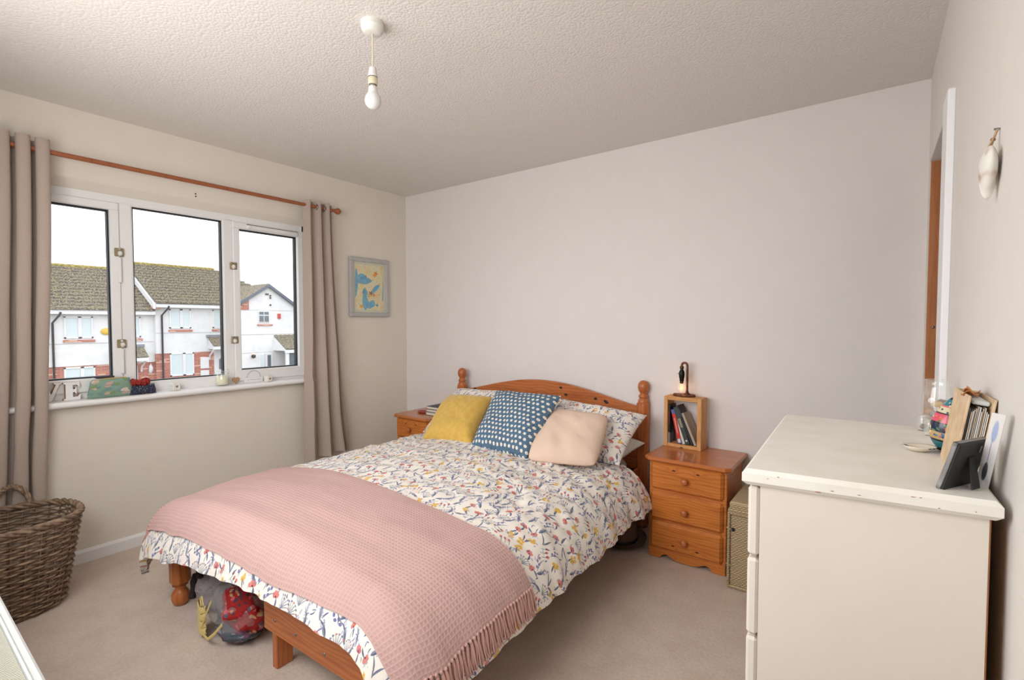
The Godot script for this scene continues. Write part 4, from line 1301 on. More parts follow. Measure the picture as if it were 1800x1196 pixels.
	for q in [[0.0, 0.006, 0.0, 0.087], [0.086, 0.092, 0.0, 0.087], [0.0, 0.092, 0.081, 0.087], [0.0, 0.092, 0.0, 0.006]]:
		rim.span(Vector3(q[0] - 0.001, q[2] - 0.0005, -0.006), Vector3(q[1] + 0.001, q[3] + 0.001, 0.001), 0.001)
	part(fr, "frame_rim", rim, M.steel, "silver rim at the frame's front")
	var strut := PackedVector2Array([Vector2(-0.009, 0.0), Vector2(0.009, 0.0), Vector2(0.0125, -0.054), Vector2(-0.0125, -0.054)])
	var sb := Basis(Vector3.RIGHT, deg_to_rad(-22.0))
	part(fr, "strut", Shape.new().prism(strut, -0.0012, 0.0012, 0.0004, Transform3D(sb, Vector3(0.047, 0.06, 0.0072))), M.dark_card)
	part(fr, "hanger", Shape.new().span(Vector3(0.066, 0.066, 0.0055), Vector3(0.07, 0.078, 0.0072), 0.0005), M.steel)


func build_hamper():
	var h := thing("hamper", "square woven seagrass hamper with a lid between the bedside cabinet and chest of drawers", "hamper", Vector3(3.005, 0, 0.305))
	var a := 0.168
	part(h, "body", Shape.new().span(Vector3(-a + 0.004, 0.004, -a + 0.004), Vector3(a - 0.004, 0.372, a - 0.004), 0.006), M.seagrass)
	part(h, "lid", Shape.new().span(Vector3(-a, 0.376, -a), Vector3(a, 0.424, a), 0.01), M.seagrass)
	var edge := mat(Color(0.42, 0.33, 0.22), 0.9)
	for sx in [-1, 1]:
		for sz in [-1, 1]:
			part(h, "corner_cord", Shape.new().tube([Vector3(sx * a, 0.004, sz * a), Vector3(sx * a, 0.372, sz * a)], 0.007, 8), M.seagrass)
	for y in [0.008, 0.368, 0.38]:
		for q in [[Vector3(-a, y, a), Vector3(a, y, a)], [Vector3(-a, y, -a), Vector3(-a, y, a)]]:
			part(h, "edge_cord", Shape.new().tube(q, 0.007, 8), M.seagrass)
	part(h, "toggle", Shape.new().lump(Vector3(-a + 0.02, 0.29, a + 0.003), Vector3(0.008, 0.008, 0.006), 0.1, 2, 10, 6), M.black, "black toggle")
	for y in [0.296, 0.12]:
		part(h, "tie", Shape.new().tube([Vector3(-a - 0.007, y, a - 0.012), Vector3(-a - 0.009, y - 0.002, a + 0.006), Vector3(-a + 0.012, y - 0.006, a + 0.004)], 0.002, 6), mat(Color(0.74, 0.66, 0.48), 0.9))


# ------------------------------------------------------------------ willow laundry basket
func basket_at(a: float, t: float, inset := 0.0) -> Vector3:
	# a goes round, t rises from 0 at the floor to 1 at the rim
	var ex := 2.5
	var rx := lerpf(0.165, 0.212, t) - inset
	var rz := lerpf(0.2, 0.262, t) - inset
	var ca := cos(a)
	var sa := sin(a)
	var k := pow(pow(absf(ca), ex) + pow(absf(sa), ex), -1.0 / ex)
	return Vector3(rx * ca * k, 0.012 + 0.385 * t, rz * sa * k)


func build_basket():
	var o := thing("laundry_basket", "large brown willow laundry basket with an arched handle under the left curtain", "basket", Vector3(0.312, 0, 2.605))
	var stakes := 34
	for i in stakes:
		var a := TAU * i / stakes
		var pts := []
		for k in 7:
			pts.append(basket_at(a, k / 6.0))
		part(o, "stake", Shape.new().tube(pts, 0.0042, 6), M.willow[2])
	var rows := 30
	for j in rows:
		var t := (j + 0.5) / rows
		var pts := []
		var n := stakes * 4
		for k in n:
			var a := TAU * k / n
			var w := cos(a * stakes * 0.5 + PI * (j % 2))
			var p := basket_at(a, t)
			var outw := Vector3(p.x, 0, p.z).normalized()
			pts.append(p + outw * w * 0.0068 + Vector3(0, 0.0016 * sin(a * 3.0 + j * 2.1), 0))
		part(o, "willow_strand", Shape.new().tube(pts, 0.0051, 5, true), M.willow[(j * 7 + j / 3) % 4])
	for s in 3:
		var pts := []
		for k in 96:
			var a := TAU * k / 96
			var p := basket_at(a, 1.0)
			var outw := Vector3(p.x, 0, p.z).normalized()
			var b := a * 13.0 + TAU * s / 3
			pts.append(p + outw * 0.0085 * cos(b) + Vector3(0, 0.006 + 0.0085 * sin(b), 0))
		part(o, "rim_strand", Shape.new().tube(pts, 0.0085, 6, true), M.willow[s])
	# the base and the handle on the wall side
	part(o, "base", Shape.new().lathe([Vector2(0, 0.006), Vector2(0.165, 0.006), Vector2(0.165, 0.018), Vector2(0, 0.018)], 32, Transform3D(Basis(), Vector3.ZERO), 1.2), M.willow[0])
	for side in [-1]:
		for s in 3:
			var pts := []
			for k in 41:
				var t := k / 40.0
				var x := -0.075 + 0.15 * t
				var y := 0.35 + 0.155 * pow(sin(PI * t), 0.45)
				var b := t * 22.0 + TAU * s / 3
				pts.append(Vector3(side * 0.208 + 0.006 * cos(b), y + 0.006 * sin(b), x - 0.06 + 0.006 * cos(b)))
			part(o, "handle_strand", Shape.new().tube(pts, 0.0072, 6), M.willow[(s + 1) % 4])


# ------------------------------------------------------------------ things on walls and ceiling
func build_wall_things():
	var p := thing("pendant_light", "bare white pendant bulb hanging from the ceiling on a short cream flex", "pendant light", Vector3(1.857, 2.4, 1.784))
	part(p, "ceiling_rose", Shape.new().lathe([Vector2(0, -0.04), Vector2(0.006, -0.041), Vector2(0.026, -0.04), Vector2(0.036, -0.034), Vector2(0.042, -0.018), Vector2(0.042, -0.018), Vector2(0.043, 0.0)], 30), M.plastic)
	part(p, "flex", Shape.new().tube([Vector3(0, -0.038, 0), Vector3(0.001, -0.1, 0), Vector3(0, -0.168, 0)], 0.003, 8), M.ivory)
	part(p, "lamp_holder", Shape.new().lathe([Vector2(0.0175, -0.198), Vector2(0.0175, -0.192), Vector2(0.0175, -0.192), Vector2(0.0135, -0.168), Vector2(0.0125, -0.163), Vector2(0.004, -0.161), Vector2(0, -0.161)], 22), M.plastic)
	part(p, "shade_ring", Shape.new().lathe([Vector2(0.014, -0.226), Vector2(0.017, -0.226), Vector2(0.0175, -0.222), Vector2(0.0175, -0.201), Vector2(0.015, -0.199)], 22), M.ivory)
	part(p, "bayonet_cap", Shape.new().lathe([Vector2(0.0125, -0.236), Vector2(0.0125, -0.224)], 18), M.steel)
	var b := part(p, "bulb", Shape.new().lathe([Vector2(0, -0.316), Vector2(0.01, -0.3145), Vector2(0.02, -0.309), Vector2(0.0275, -0.299), Vector2(0.0305, -0.286), Vector2(0.0285, -0.273), Vector2(0.0225, -0.262), Vector2(0.0175, -0.255)], 28), M.opal)
	part(b, "bulb_body", Shape.new().lathe([Vector2(0.018, -0.256), Vector2(0.0165, -0.244), Vector2(0.0145, -0.234), Vector2(0.0125, -0.232)], 24), M.plastic)
	# framed picture on the window wall
	var f := thing("framed_picture", "pale grey framed abstract picture in blue and yellow on the window wall", "picture", Vector3(0, 1.572, 0.407))
	var s := Shape.new()
	ring_frame(s, 0.0, 0.028, -0.196, 0.196, -0.24, 0.24, 0.034, 0.005)
	part(f, "frame", s, mat(Color(0.7, 0.69, 0.685), 0.6))
	part(f, "mount", Shape.new().span(Vector3(0.002, -0.21, -0.165), Vector3(0.012, 0.21, 0.165), 0.001), mat(Color(0.8, 0.8, 0.72), 0.8))
	var im := Image.create(192, 288, false, Image.FORMAT_RGB8)
	im.fill(Color(0.86, 0.83, 0.7))
	var r := RandomNumberGenerator.new()
	r.seed = 15
	var yel := [Color(0.9, 0.8, 0.5), Color(0.92, 0.76, 0.55), Color(0.82, 0.82, 0.5), Color(0.9, 0.72, 0.42)]
	for k in 90:
		dot(im, Vector2(r.randf() * 192, r.randf() * 288), r.randf_range(5, 15), yel[k % 4], 0.35)
	var sea := Color(0.44, 0.68, 0.79)
	for q in [[8, 30, 1.5, 200, 12], [14, 110, -0.25, 100, 22], [20, 75, 0.1, 60, 22], [60, 190, 1.35, 100, 20], [60, 150, 1.3, 60, 17], [96, 240, 0.3, 40, 24], [110, 180, -0.9, 78, 12], [120, 160, -0.85, 60, 9], [70, 255, 0.0, 50, 22]]:
		leaf(im, Vector2(q[0], q[1]), q[2], q[3], q[4], 0.15, sea.lerp(Color(0.4, 0.6, 0.76), r.randf() * 0.5), 0.6)
	for q in [[46, 84], [68, 76], [58, 172], [148, 256]]:
		dot(im, Vector2(q[0], q[1]), 8, Color(0.3, 0.48, 0.68))
		dot(im, Vector2(q[0], q[1]), 4.5, Color(0.5, 0.7, 0.82))
	for q in [[140, 50, Color(0.87, 0.5, 0.2)], [132, 62, Color(0.9, 0.62, 0.3)], [125, 190, Color(0.87, 0.6, 0.4)], [40, 265, Color(0.88, 0.65, 0.3)], [105, 180, Color(0.55, 0.45, 0.4)], [92, 196, Color(0.8, 0.7, 0.5)]]:
		dot(im, Vector2(q[0], q[1]), 9, q[2], 0.8)
		for k in 5:
			leaf(im, Vector2(q[0], q[1]), TAU * k / 5, 16, 3, 0.2, q[2], 0.7)
	for k in 130:
		dot(im, Vector2(r.randf() * 192, r.randf() * 288), r.randf_range(1, 2.6), [Color(0.3, 0.5, 0.62), Color(0.75, 0.5, 0.25), Color(0.55, 0.6, 0.3), Color(0.5, 0.36, 0.34)][k % 4], 0.7)
	var pm := mat(Color.WHITE, 0.7)
	pm.albedo_texture = tex(im)
	part(f, "print", Shape.new().sheet(1, 1, func(u, v): return Vector3(0.0128, 0.185 - 0.37 * v, 0.14 - 0.28 * u), func(u, v): return Vector2(u, v), 0.0006, true), pm)
	# white heart hanging on the right wall
	var h := thing("hanging_heart", "white wooden heart hanging by twine on the right wall", "heart", Vector3(3.567, 1.572, 1.672))
	var out := PackedVector2Array()
	for k in 44:
		var t := TAU * k / 44
		out.append(Vector2(0.0025 * 16.0 * pow(sin(t), 3), 0.0033 * (13.0 * cos(t) - 5.0 * cos(2 * t) - 2.0 * cos(3 * t) - cos(4 * t)) + 0.006))
	var side := Transform3D(Basis(Vector3(0, 0, 1), Vector3(0, 1, 0), Vector3(-1, 0, 0)), Vector3.ZERO)
	var hs := Shape.new()
	for sd in [1.0, -1.0]:
		var hf := func(u: float, v: float) -> Vector3:
			var q: Vector2 = out[int(round(u * 44)) % 44]
			var w := sin(v * PI / 2)
			return side * Vector3(q.x * w, q.y * w, 0.016 + sd * 0.013 * sqrt(maxf(0, 1.0 - w * w)))
		hs.sheet(44, 10, hf, func(u, v): return Vector2(u, v), 0.0, sd < 0)
	part(h, "heart", hs, tri_mat(tinted(noise_image(95, 0.04, 64, FastNoiseLite.TYPE_SIMPLEX, 3), Color(0.72, 0.6, 0.5), Color(0.88, 0.86, 0.82), Color(0.9, 0.89, 0.86), 0.1, 0.6), 6.0, 0.7))
	part(h, "twine", Shape.new().tube([Vector3(-0.017, 0.02, 0.0), Vector3(-0.014, 0.045, 0.002), Vector3(-0.008, 0.068, -0.004), Vector3(-0.004, 0.08, -0.006)], 0.0022, 6), mat(Color(0.72, 0.6, 0.46), 0.9))
	part(h, "twine", Shape.new().tube([Vector3(-0.02, 0.02, 0.003), Vector3(-0.016, 0.05, 0.004), Vector3(-0.008, 0.068, -0.002), Vector3(-0.004, 0.08, -0.006)], 0.0018, 6), mat(Color(0.72, 0.6, 0.46), 0.9))
	part(h, "bead", Shape.new().lump(Vector3(-0.01, 0.062, -0.004), Vector3(0.004, 0.004, 0.004), 0, 1, 10, 6), mat(Color(0.5, 0.27, 0.2), 0.4))
	part(h, "nail", Shape.new().tube([Vector3(0.0, 0.081, -0.006), Vector3(-0.009, 0.082, -0.006)], 0.0022, 8), M.steel)


# ------------------------------------------------------------------ window sill
func build_sill_things():
	var Y := 0.8752
	var wood := mat(Color(0.68, 0.54, 0.4), 0.7)
	var look := Transform3D(Basis(Vector3(0, 0, -1), Vector3(0, 1, 0), Vector3(1, 0, 0)), Vector3.ZERO)   # outline x runs towards the corner, its front looks into the room
	var vee := PackedVector2Array([Vector2(-0.05, 0.095), Vector2(-0.008, 0.095), Vector2(-0.008, 0.089), Vector2(-0.014, 0.087), Vector2(0.006, 0.036), Vector2(0.025, 0.087), Vector2(0.017, 0.089), Vector2(0.017, 0.095), Vector2(0.046, 0.095), Vector2(0.046, 0.089), Vector2(0.039, 0.086), Vector2(0.006, 0.0), Vector2(-0.008, 0.0), Vector2(-0.041, 0.086), Vector2(-0.048, 0.089)])
	var ee := PackedVector2Array([Vector2(-0.034, 0.0), Vector2(0.034, 0.0), Vector2(0.038, 0.028), Vector2(0.031, 0.028), Vector2(0.024, 0.016), Vector2(0.004, 0.016), Vector2(0.004, 0.04), Vector2(0.012, 0.04), Vector2(0.015, 0.032), Vector2(0.02, 0.032), Vector2(0.02, 0.064), Vector2(0.015, 0.064), Vector2(0.012, 0.056), Vector2(0.004, 0.056), Vector2(0.004, 0.079), Vector2(0.02, 0.079), Vector2(0.027, 0.068), Vector2(0.034, 0.068), Vector2(0.031, 0.094), Vector2(-0.034, 0.094), Vector2(-0.034, 0.087), Vector2(-0.026, 0.084), Vector2(-0.026, 0.01), Vector2(-0.034, 0.007)])
	for q in [[vee, 2.375, "white wooden letter V standing on the sill beside the left curtain"], [ee, 2.288, "white wooden letter E standing on the sill beside the green pouch"]]:
		var o := thing("wooden_letter", q[2], "letter", Vector3(-0.03, Y, q[1]), 6.0, "letters on the window sill")
		part(o, "block", Shape.new().prism(q[0], -0.012, 0.008, 0.0, look), wood, "bare wood edges")
		part(o, "face", Shape.new().prism(q[0], 0.008, 0.0105, 0.0005, look), M.white_paint, "white painted face")
	# green pouch
	var gi := Image.create(256, 128, false, Image.FORMAT_RGB8)
	gi.fill(Color(0.5, 0.61, 0.54))
	var r := RandomNumberGenerator.new()
	r.seed = 77
	for k in 34:
		var p := Vector2(r.randf() * 256, r.randf() * 128)
		leaf(gi, p, [0.5, 2.6, -0.6][k % 3], r.randf_range(26, 44), r.randf_range(8, 14), 0, [Color(0.8, 0.75, 0.69), Color(0.42, 0.54, 0.52), Color(0.76, 0.66, 0.57), Color(0.46, 0.58, 0.4), Color(0.44, 0.57, 0.55), Color(0.76, 0.62, 0.58), Color(0.5, 0.63, 0.6)][k % 7], 0.85)
	var gm := mat(Color.WHITE, 0.85)
	gm.albedo_texture = tex(gi)
	var o := thing("pouch", "green patterned zip pouch sitting on the window sill", "pouch", Vector3(0.0, Y, 2.128))
	part(o, "bag", pouch_shape(0.105, 0.084, 0.098, 0.036, 3), gm)
	part(o, "zip", Shape.new().tube([Vector3(-0.002, 0.092, 0.078), Vector3(0.002, 0.1, 0.03), Vector3(0.002, 0.102, -0.03), Vector3(-0.002, 0.1, -0.07)], 0.0045, 8), mat(Color(0.72, 0.64, 0.42), 0.7), "yellowish zip along the top")
	solo("pencil", Shape.new().tube([Vector3(0, 0, -0.045), Vector3(0, 0.002, 0.03), Vector3(0, 0.008, 0.05)], [0.007, 0.007, 0.002], 8), mat(Color(0.2, 0.16, 0.2), 0.6), "dark pencil lying along the top of the green pouch", "pencil", Vector3(-0.008, Y + 0.108, 2.155))
	# navy pouch and red scrunchie
	var ni := Image.create(256, 128, false, Image.FORMAT_RGB8)
	ni.fill(Color(0.13, 0.17, 0.26))
	for k in 170:
		dot(ni, Vector2(r.randf() * 256, r.randf() * 128), r.randf_range(1.5, 4.0), [Color(0.75, 0.7, 0.62), Color(0.5, 0.58, 0.66), Color(0.7, 0.5, 0.4), Color(0.3, 0.4, 0.5)][k % 4])
	var nm := mat(Color.WHITE, 0.85)
	nm.albedo_texture = tex(ni)
	solo("pouch", pouch_shape(0.066, 0.058, 0.052, 0.036, 5), nm, "small navy dotted pouch on the sill under the red scrunchie", "pouch", Vector3(0.005, Y, 1.985))
	var sc := Shape.new()
	var nz := FastNoiseLite.new()
	nz.frequency = 1.0
	var ring := []
	var rad := []
	for k in 48:
		var a := TAU * k / 48
		ring.append(Vector3(0.026 * cos(a), 0.003 * sin(a * 3.0), 0.034 * sin(a)))
		rad.append(0.0145 + 0.0055 * sin(a * 11.0) + 0.003 * sin(a * 23.0))
	sc.tube(ring, rad, 12, true)
	var red := tri_mat(tinted(noise_image(97, 0.08, 64, FastNoiseLite.TYPE_SIMPLEX, 2), Color(0.45, 0.06, 0.05), Color(0.62, 0.1, 0.08), Color(0.7, 0.42, 0.25), 0.2, 0.95), 12.0, 0.8)
	solo("scrunchie", sc, red, "bunched red scrunchie on top of the navy pouch", "scrunchie", Vector3(0.0, Y + 0.066, 2.0))
	# cube candle holders with a heart
	var k0 := 0
	for q in [[-0.01, 1.818, 0.043, "white cube candle holder with a heart, nearer the red scrunchie"], [0.012, 1.262, 0.038, "white cube candle holder with a heart, in front of the wire-handled sign"]]:
		var c := thing("candle_holder", q[3], "candle holder", Vector3(q[0], Y, q[1]), 12.0, "white heart candle holders")
		var w: float = q[2]
		part(c, "cube", Shape.new().span(Vector3(-w / 2, 0, -w / 2), Vector3(w / 2, w, w / 2), 0.003), mat(Color(0.88, 0.87, 0.84), 0.35))
		var ht := PackedVector2Array()
		for k in 24:
			var t := TAU * k / 24
			ht.append(Vector2(0.0005 * 16.0 * pow(sin(t), 3), w * 0.55 + 0.0005 * (13.0 * cos(t) - 5.0 * cos(2 * t) - 2.0 * cos(3 * t))))
		part(c, "heart", Shape.new().prism(ht, w / 2 - 0.001, w / 2 + 0.001, 0, look), mat(Color(0.5, 0.4, 0.33), 0.6), "brown heart")
		part(c, "candle", Shape.new().lathe([Vector2(0.014, w), Vector2(0.014, w + 0.003), Vector2(0, w + 0.003)], 16), M.ivory)
		k0 += 1
	# jar candle with a wire bail and lid
	var j := thing("jar_candle", "cream candle in a clip-top glass jar on the window sill", "candle", Vector3(-0.018, Y, 1.545))
	part(j, "jar", Shape.new().lathe([Vector2(0, 0), Vector2(0.032, 0), Vector2(0.036, 0.005), Vector2(0.036, 0.064), Vector2(0.03, 0.073), Vector2(0.031, 0.078), Vector2(0.0285, 0.078), Vector2(0.028, 0.072), Vector2(0.0335, 0.063), Vector2(0.0335, 0.006), Vector2(0, 0.004)], 26), M.thin_glass)
	part(j, "wax", Shape.new().lathe([Vector2(0, 0.0045), Vector2(0.0328, 0.0065), Vector2(0.0328, 0.058), Vector2(0, 0.056)], 24), mat(Color(0.9, 0.87, 0.74), 0.5))
	part(j, "lid", Shape.new().lathe([Vector2(0, 0), Vector2(0.033, 0.0), Vector2(0.034, 0.004), Vector2(0.026, 0.009), Vector2(0, 0.011)], 24, Transform3D(Basis(Vector3.RIGHT, -0.32), Vector3(0, 0.089, 0.006))), M.thin_glass)
	part(j, "wire_bail", Shape.new().tube([Vector3(0.0, 0.07, -0.033), Vector3(0.006, 0.086, -0.042), Vector3(0, 0.1, -0.036), Vector3(0, 0.102, -0.024)], 0.0014, 6), M.steel)
	part(j, "wire_clip", Shape.new().tube([Vector3(0, 0.07, 0.033), Vector3(0.004, 0.07, 0.05), Vector3(0.004, 0.082, 0.055), Vector3(0, 0.088, 0.042)], 0.0014, 6), M.steel)
	# small wooden heart behind the jar, and a sign with a wire handle
	var hh := PackedVector2Array()
	for k in 28:
		var t := TAU * k / 28
		hh.append(Vector2(0.00145 * 16.0 * pow(sin(t), 3), 0.024 + 0.0016 * (13.0 * cos(t) - 5.0 * cos(2 * t) - 2.0 * cos(3 * t) - cos(4 * t))))
	solo("wooden_heart", Shape.new().prism(hh, -0.006, 0.006, 0.001, look), wood, "small bare wooden heart beside the jar candle", "heart", Vector3(-0.04, Y, 1.452))
	var g := thing("sign", "small white wooden sign with a wire loop on the sill", "sign", Vector3(-0.038, Y, 1.337), 0)
	part(g, "board", Shape.new().span(Vector3(-0.006, 0, -0.062), Vector3(0.006, 0.034, 0.062), 0.001), M.white_paint)
	var wl := []
	for k in 21:
		var a := PI * k / 20
		wl.append(Vector3(0.004, 0.03 + 0.05 * sin(a), 0.046 * cos(a)))
	part(g, "wire_loop", Shape.new().tube(wl, 0.0012, 5), M.steel)
	part(g, "lettering", Shape.new().tube([Vector3(0.0066, 0.018, 0.046), Vector3(0.0066, 0.021, 0.02), Vector3(0.0066, 0.016, -0.01), Vector3(0.0066, 0.02, -0.044)], 0.0011, 4), mat(Color(0.68, 0.66, 0.63), 0.7), "faint grey scrawled line")


func pouch_shape(hl: float, ht: float, h: float, d: float, sd: int) -> Shape:
	var nz := FastNoiseLite.new()
	nz.seed = sd
	nz.frequency = 1.0
	var s := Shape.new()
	var f := func(u: float, v: float) -> Vector3:
		var a := TAU * u
		var l := lerpf(hl, ht, v)
		var th := d * (0.25 + 0.75 * pow(sin(PI * (0.12 + 0.8 * (1.0 - v))), 0.8)) * (1.0 if v < 0.98 else 0.4)
		var ca := cos(a)
		var sa := sin(a)
		var k := pow(pow(absf(ca), 2.6) + pow(absf(sa), 2.6), -1.0 / 2.6)
		var n := nz.get_noise_3d(ca * 2.0, v * 3.0, sa * 2.0)
		return Vector3(th * sa * k + 0.005 * n, h * v + 0.006 * n * v, -l * ca * k * (1.0 + 0.05 * n))
	s.sheet(40, 14, f, func(u, v): return Vector2(u * 2.0, v), 0.0, true)
	s.sheet(40, 2, func(u, v): return f.call(u, 1.0).lerp(Vector3(0, h * 0.99, 0), v), func(u, v): return Vector2(u * 2.0, 1.0), 0.0, true)
	s.sheet(40, 1, func(u, v): return f.call(u, 0.0).lerp(Vector3(0, 0.0, 0), 1.0 - v), func(u, v): return Vector2(u * 2.0, 0.0), 0.0, true)
	return s


# ------------------------------------------------------------------ things pushed under the bed
func build_under_bed():
	# clear plastic bag of fabrics, with the fabrics inside
	var at := Vector3(1.295, 0, 2.045)
	solo("plastic_bag", Shape.new().lump(Vector3(0.0, 0.115, 0), Vector3(0.155, 0.118, 0.1), 0.25, 4, 30, 18, Transform3D(), 0.001), glass(Color(0.95, 0.96, 0.97, 0.1), 0.1), "clear plastic bag full of coloured fabrics under the foot of the bed", "bag", at)
	var ri := Image.create(256, 256, false, Image.FORMAT_RGB8)
	ri.fill(Color(0.62, 0.1, 0.1))
	var r := RandomNumberGenerator.new()
	r.seed = 31
	for k in 120:
		var p := Vector2(r.randf() * 256, r.randf() * 256)
		leaf(ri, p, r.randf() * TAU, r.randf_range(10, 30), r.randf_range(4, 9), 0.6, [Color(0.3, 0.2, 0.26), Color(0.8, 0.35, 0.4), Color(0.75, 0.6, 0.42), Color(0.7, 0.12, 0.12), Color(0.35, 0.38, 0.45)][k % 5], 0.85)
	var rm := mat(Color.WHITE, 0.8)
	rm.albedo_texture = tex(ri)
	rm.uv1_scale = Vector3(2, 1.4, 1)
	solo("folded_fabric", Shape.new().lump(Vector3(0.055, 0.125, 0.012), Vector3(0.1, 0.095, 0.07), 0.45, 6, 26, 16), rm, "red flowered fabric stuffed into the plastic bag", "fabric", at, "fabrics in the plastic bag")
	var bi := Image.create(128, 128, false, Image.FORMAT_RGB8)
	bi.fill(Color(0.36, 0.39, 0.44))
	for k in 70:
		leaf(bi, Vector2(r.randf() * 128, r.randf() * 128), r.randf() * TAU, 14, 4, 0.5, [Color(0.55, 0.58, 0.6), Color(0.5, 0.3, 0.4), Color(0.28, 0.32, 0.36)][k % 3], 0.8)
	var bm := mat(Color.WHITE, 0.85)
	bm.albedo_texture = tex(bi)
	solo("folded_fabric", Shape.new().lump(Vector3(0.02, 0.042, 0.02), Vector3(0.12, 0.04, 0.07), 0.3, 9, 24, 12), bm, "grey-blue patterned fabric at the bottom of the plastic bag", "fabric", at, "fabrics in the plastic bag")
	solo("folded_fabric", Shape.new().lump(Vector3(-0.07, 0.115, 0.0), Vector3(0.055, 0.08, 0.06), 0.35, 12, 22, 14), mat(Color(0.52, 0.5, 0.5), 0.9), "plain grey fabric on the left inside the plastic bag", "fabric", at, "fabrics in the plastic bag")
	var yel := mat(Color(0.85, 0.77, 0.5), 0.6)
	var rb := thing("ribbon", "bundle of yellow ribbon in front of the plastic bag of fabrics", "ribbon", at + Vector3(-0.08, -0.006, 0.075))
	rb.scale = Vector3.ONE * 1.25
	for k in 4:
		var y := 0.03 + 0.024 * k
		part(rb, "band", ribbon([Vector3(-0.07, y, 0.0), Vector3(-0.04, y + 0.004, 0.028), Vector3(0.0, y - 0.004, 0.036), Vector3(0.03, y + 0.012, 0.03)], 0.011), yel)
	part(rb, "tail", ribbon([Vector3(0.0, 0.04, 0.034), Vector3(0.045, 0.1, 0.038), Vector3(0.085, 0.165, 0.034)], 0.006), yel)
	part(rb, "tail", ribbon([Vector3(0.0, 0.02, 0.03), Vector3(0.06, 0.03, 0.038), Vector3(0.1, 0.06, 0.036), Vector3(0.15, 0.11, 0.03)], 0.006), yel)
	part(rb, "tail", ribbon([Vector3(0.0, 0.11, 0.03), Vector3(-0.01, 0.135, 0.03), Vector3(0.02, 0.15, 0.036), Vector3(0.04, 0.13, 0.04)], 0.006), yel)
	# fleece bundle with dark ties
	var fi := Image.create(128, 128, false, Image.FORMAT_RGB8)
	fi.fill(Color(0.64, 0.61, 0.63))
	for k in 120:
		dot(fi, Vector2(r.randf() * 128, r.randf() * 128), r.randf_range(1, 4), [Color(0.36, 0.3, 0.33), Color(0.74, 0.72, 0.73), Color(0.5, 0.45, 0.5)][k % 3], 0.55)
	var fm := mat(Color.WHITE, 0.95)
	fm.albedo_texture = tex(fi)
	fm.uv1_scale = Vector3(2, 2, 1)
	var fl := thing("fleece_bundle", "grey speckled fleece bundle with dark brown toggles behind the bed leg", "bundle", Vector3(0.995, 0, 2.02))
	part(fl, "fleece", Shape.new().lump(Vector3(0.05, 0.1, 0.0), Vector3(0.11, 0.1, 0.085), 0.4, 14, 28, 16, Transform3D(), 0.001), fm)
	part(fl, "fleece", Shape.new().lump(Vector3(0.06, 0.2, -0.02), Vector3(0.1, 0.075, 0.075), 0.4, 15, 26, 14), fm)
	var dk := mat(Color(0.13, 0.085, 0.075), 0.8)
	for q in [[Vector3(0.0, 0.235, 0.062), Vector3(0.045, 0.17, 0.078)], [Vector3(-0.075, 0.14, 0.05), Vector3(-0.02, 0.06, 0.085)]]:
		part(fl, "toggle", Shape.new().tube([q[0], q[0].lerp(q[1], 0.3), q[0].lerp(q[1], 0.55), q[1]], [0.012, 0.018, 0.013, 0.014], 8), dk)
	# brown hat leaning on the bed post
	var h := thing("hat", "dark brown felt hat on the carpet by the bed post under the duvet", "hat", Vector3(2.225, 0.03, 0.335))
	h.basis = (Basis(Vector3(1, 0, -0.5).normalized(), 0.2) * Basis(Vector3.UP, 0.6)).scaled(Vector3.ONE * 1.15)
	part(h, "brim", Shape.new().lathe([Vector2(0.075, 0.0), Vector2(0.1, 0.0), Vector2(0.112, 0.003), Vector2(0.122, 0.012), Vector2(0.124, 0.016), Vector2(0.11, 0.009), Vector2(0.098, 0.006), Vector2(0.078, 0.006)], 36, Transform3D(), 0.86), M.felt)
	part(h, "crown", Shape.new().lathe([Vector2(0.079, 0.002), Vector2(0.078, 0.03), Vector2(0.073, 0.07), Vector2(0.066, 0.096), Vector2(0.054, 0.106), Vector2(0.035, 0.1), Vector2(0.0, 0.088)], 36, Transform3D(), 0.86), M.felt)
	part(h, "band", Shape.new().lathe([Vector2(0.0805, 0.006), Vector2(0.0808, 0.022), Vector2(0.0785, 0.024)], 36, Transform3D(), 0.86), mat(Color(0.09, 0.06, 0.05), 0.7))
	# cable hanging between the bed and the cabinet
	solo("cable", Shape.new().tube([Vector3(2.345, 0.42, 0.02), Vector3(2.35, 0.36, 0.03), Vector3(2.338, 0.3, 0.025), Vector3(2.336, 0.24, 0.035), Vector3(2.352, 0.19, 0.04), Vector3(2.372, 0.16, 0.03), Vector3(2.36, 0.02, 0.025)], 0.003, 6), M.black, "thin black cable hanging behind the bedside cabinet", "cable")


func ribbon(pts: Array, w: float) -> Shape:
	var c := Curve3D.new()
	for p in pts:
		c.add_point(p)
	var n := pts.size() - 1
	return Shape.new().sheet(n * 4, 2, func(u, v): return c.sample_baked(u * c.get_baked_length()) + Vector3(0, (v - 0.5) * 2.0 * w, 0.003 * sin(v * PI)), func(u, v): return Vector2(u, v), 0.0008)


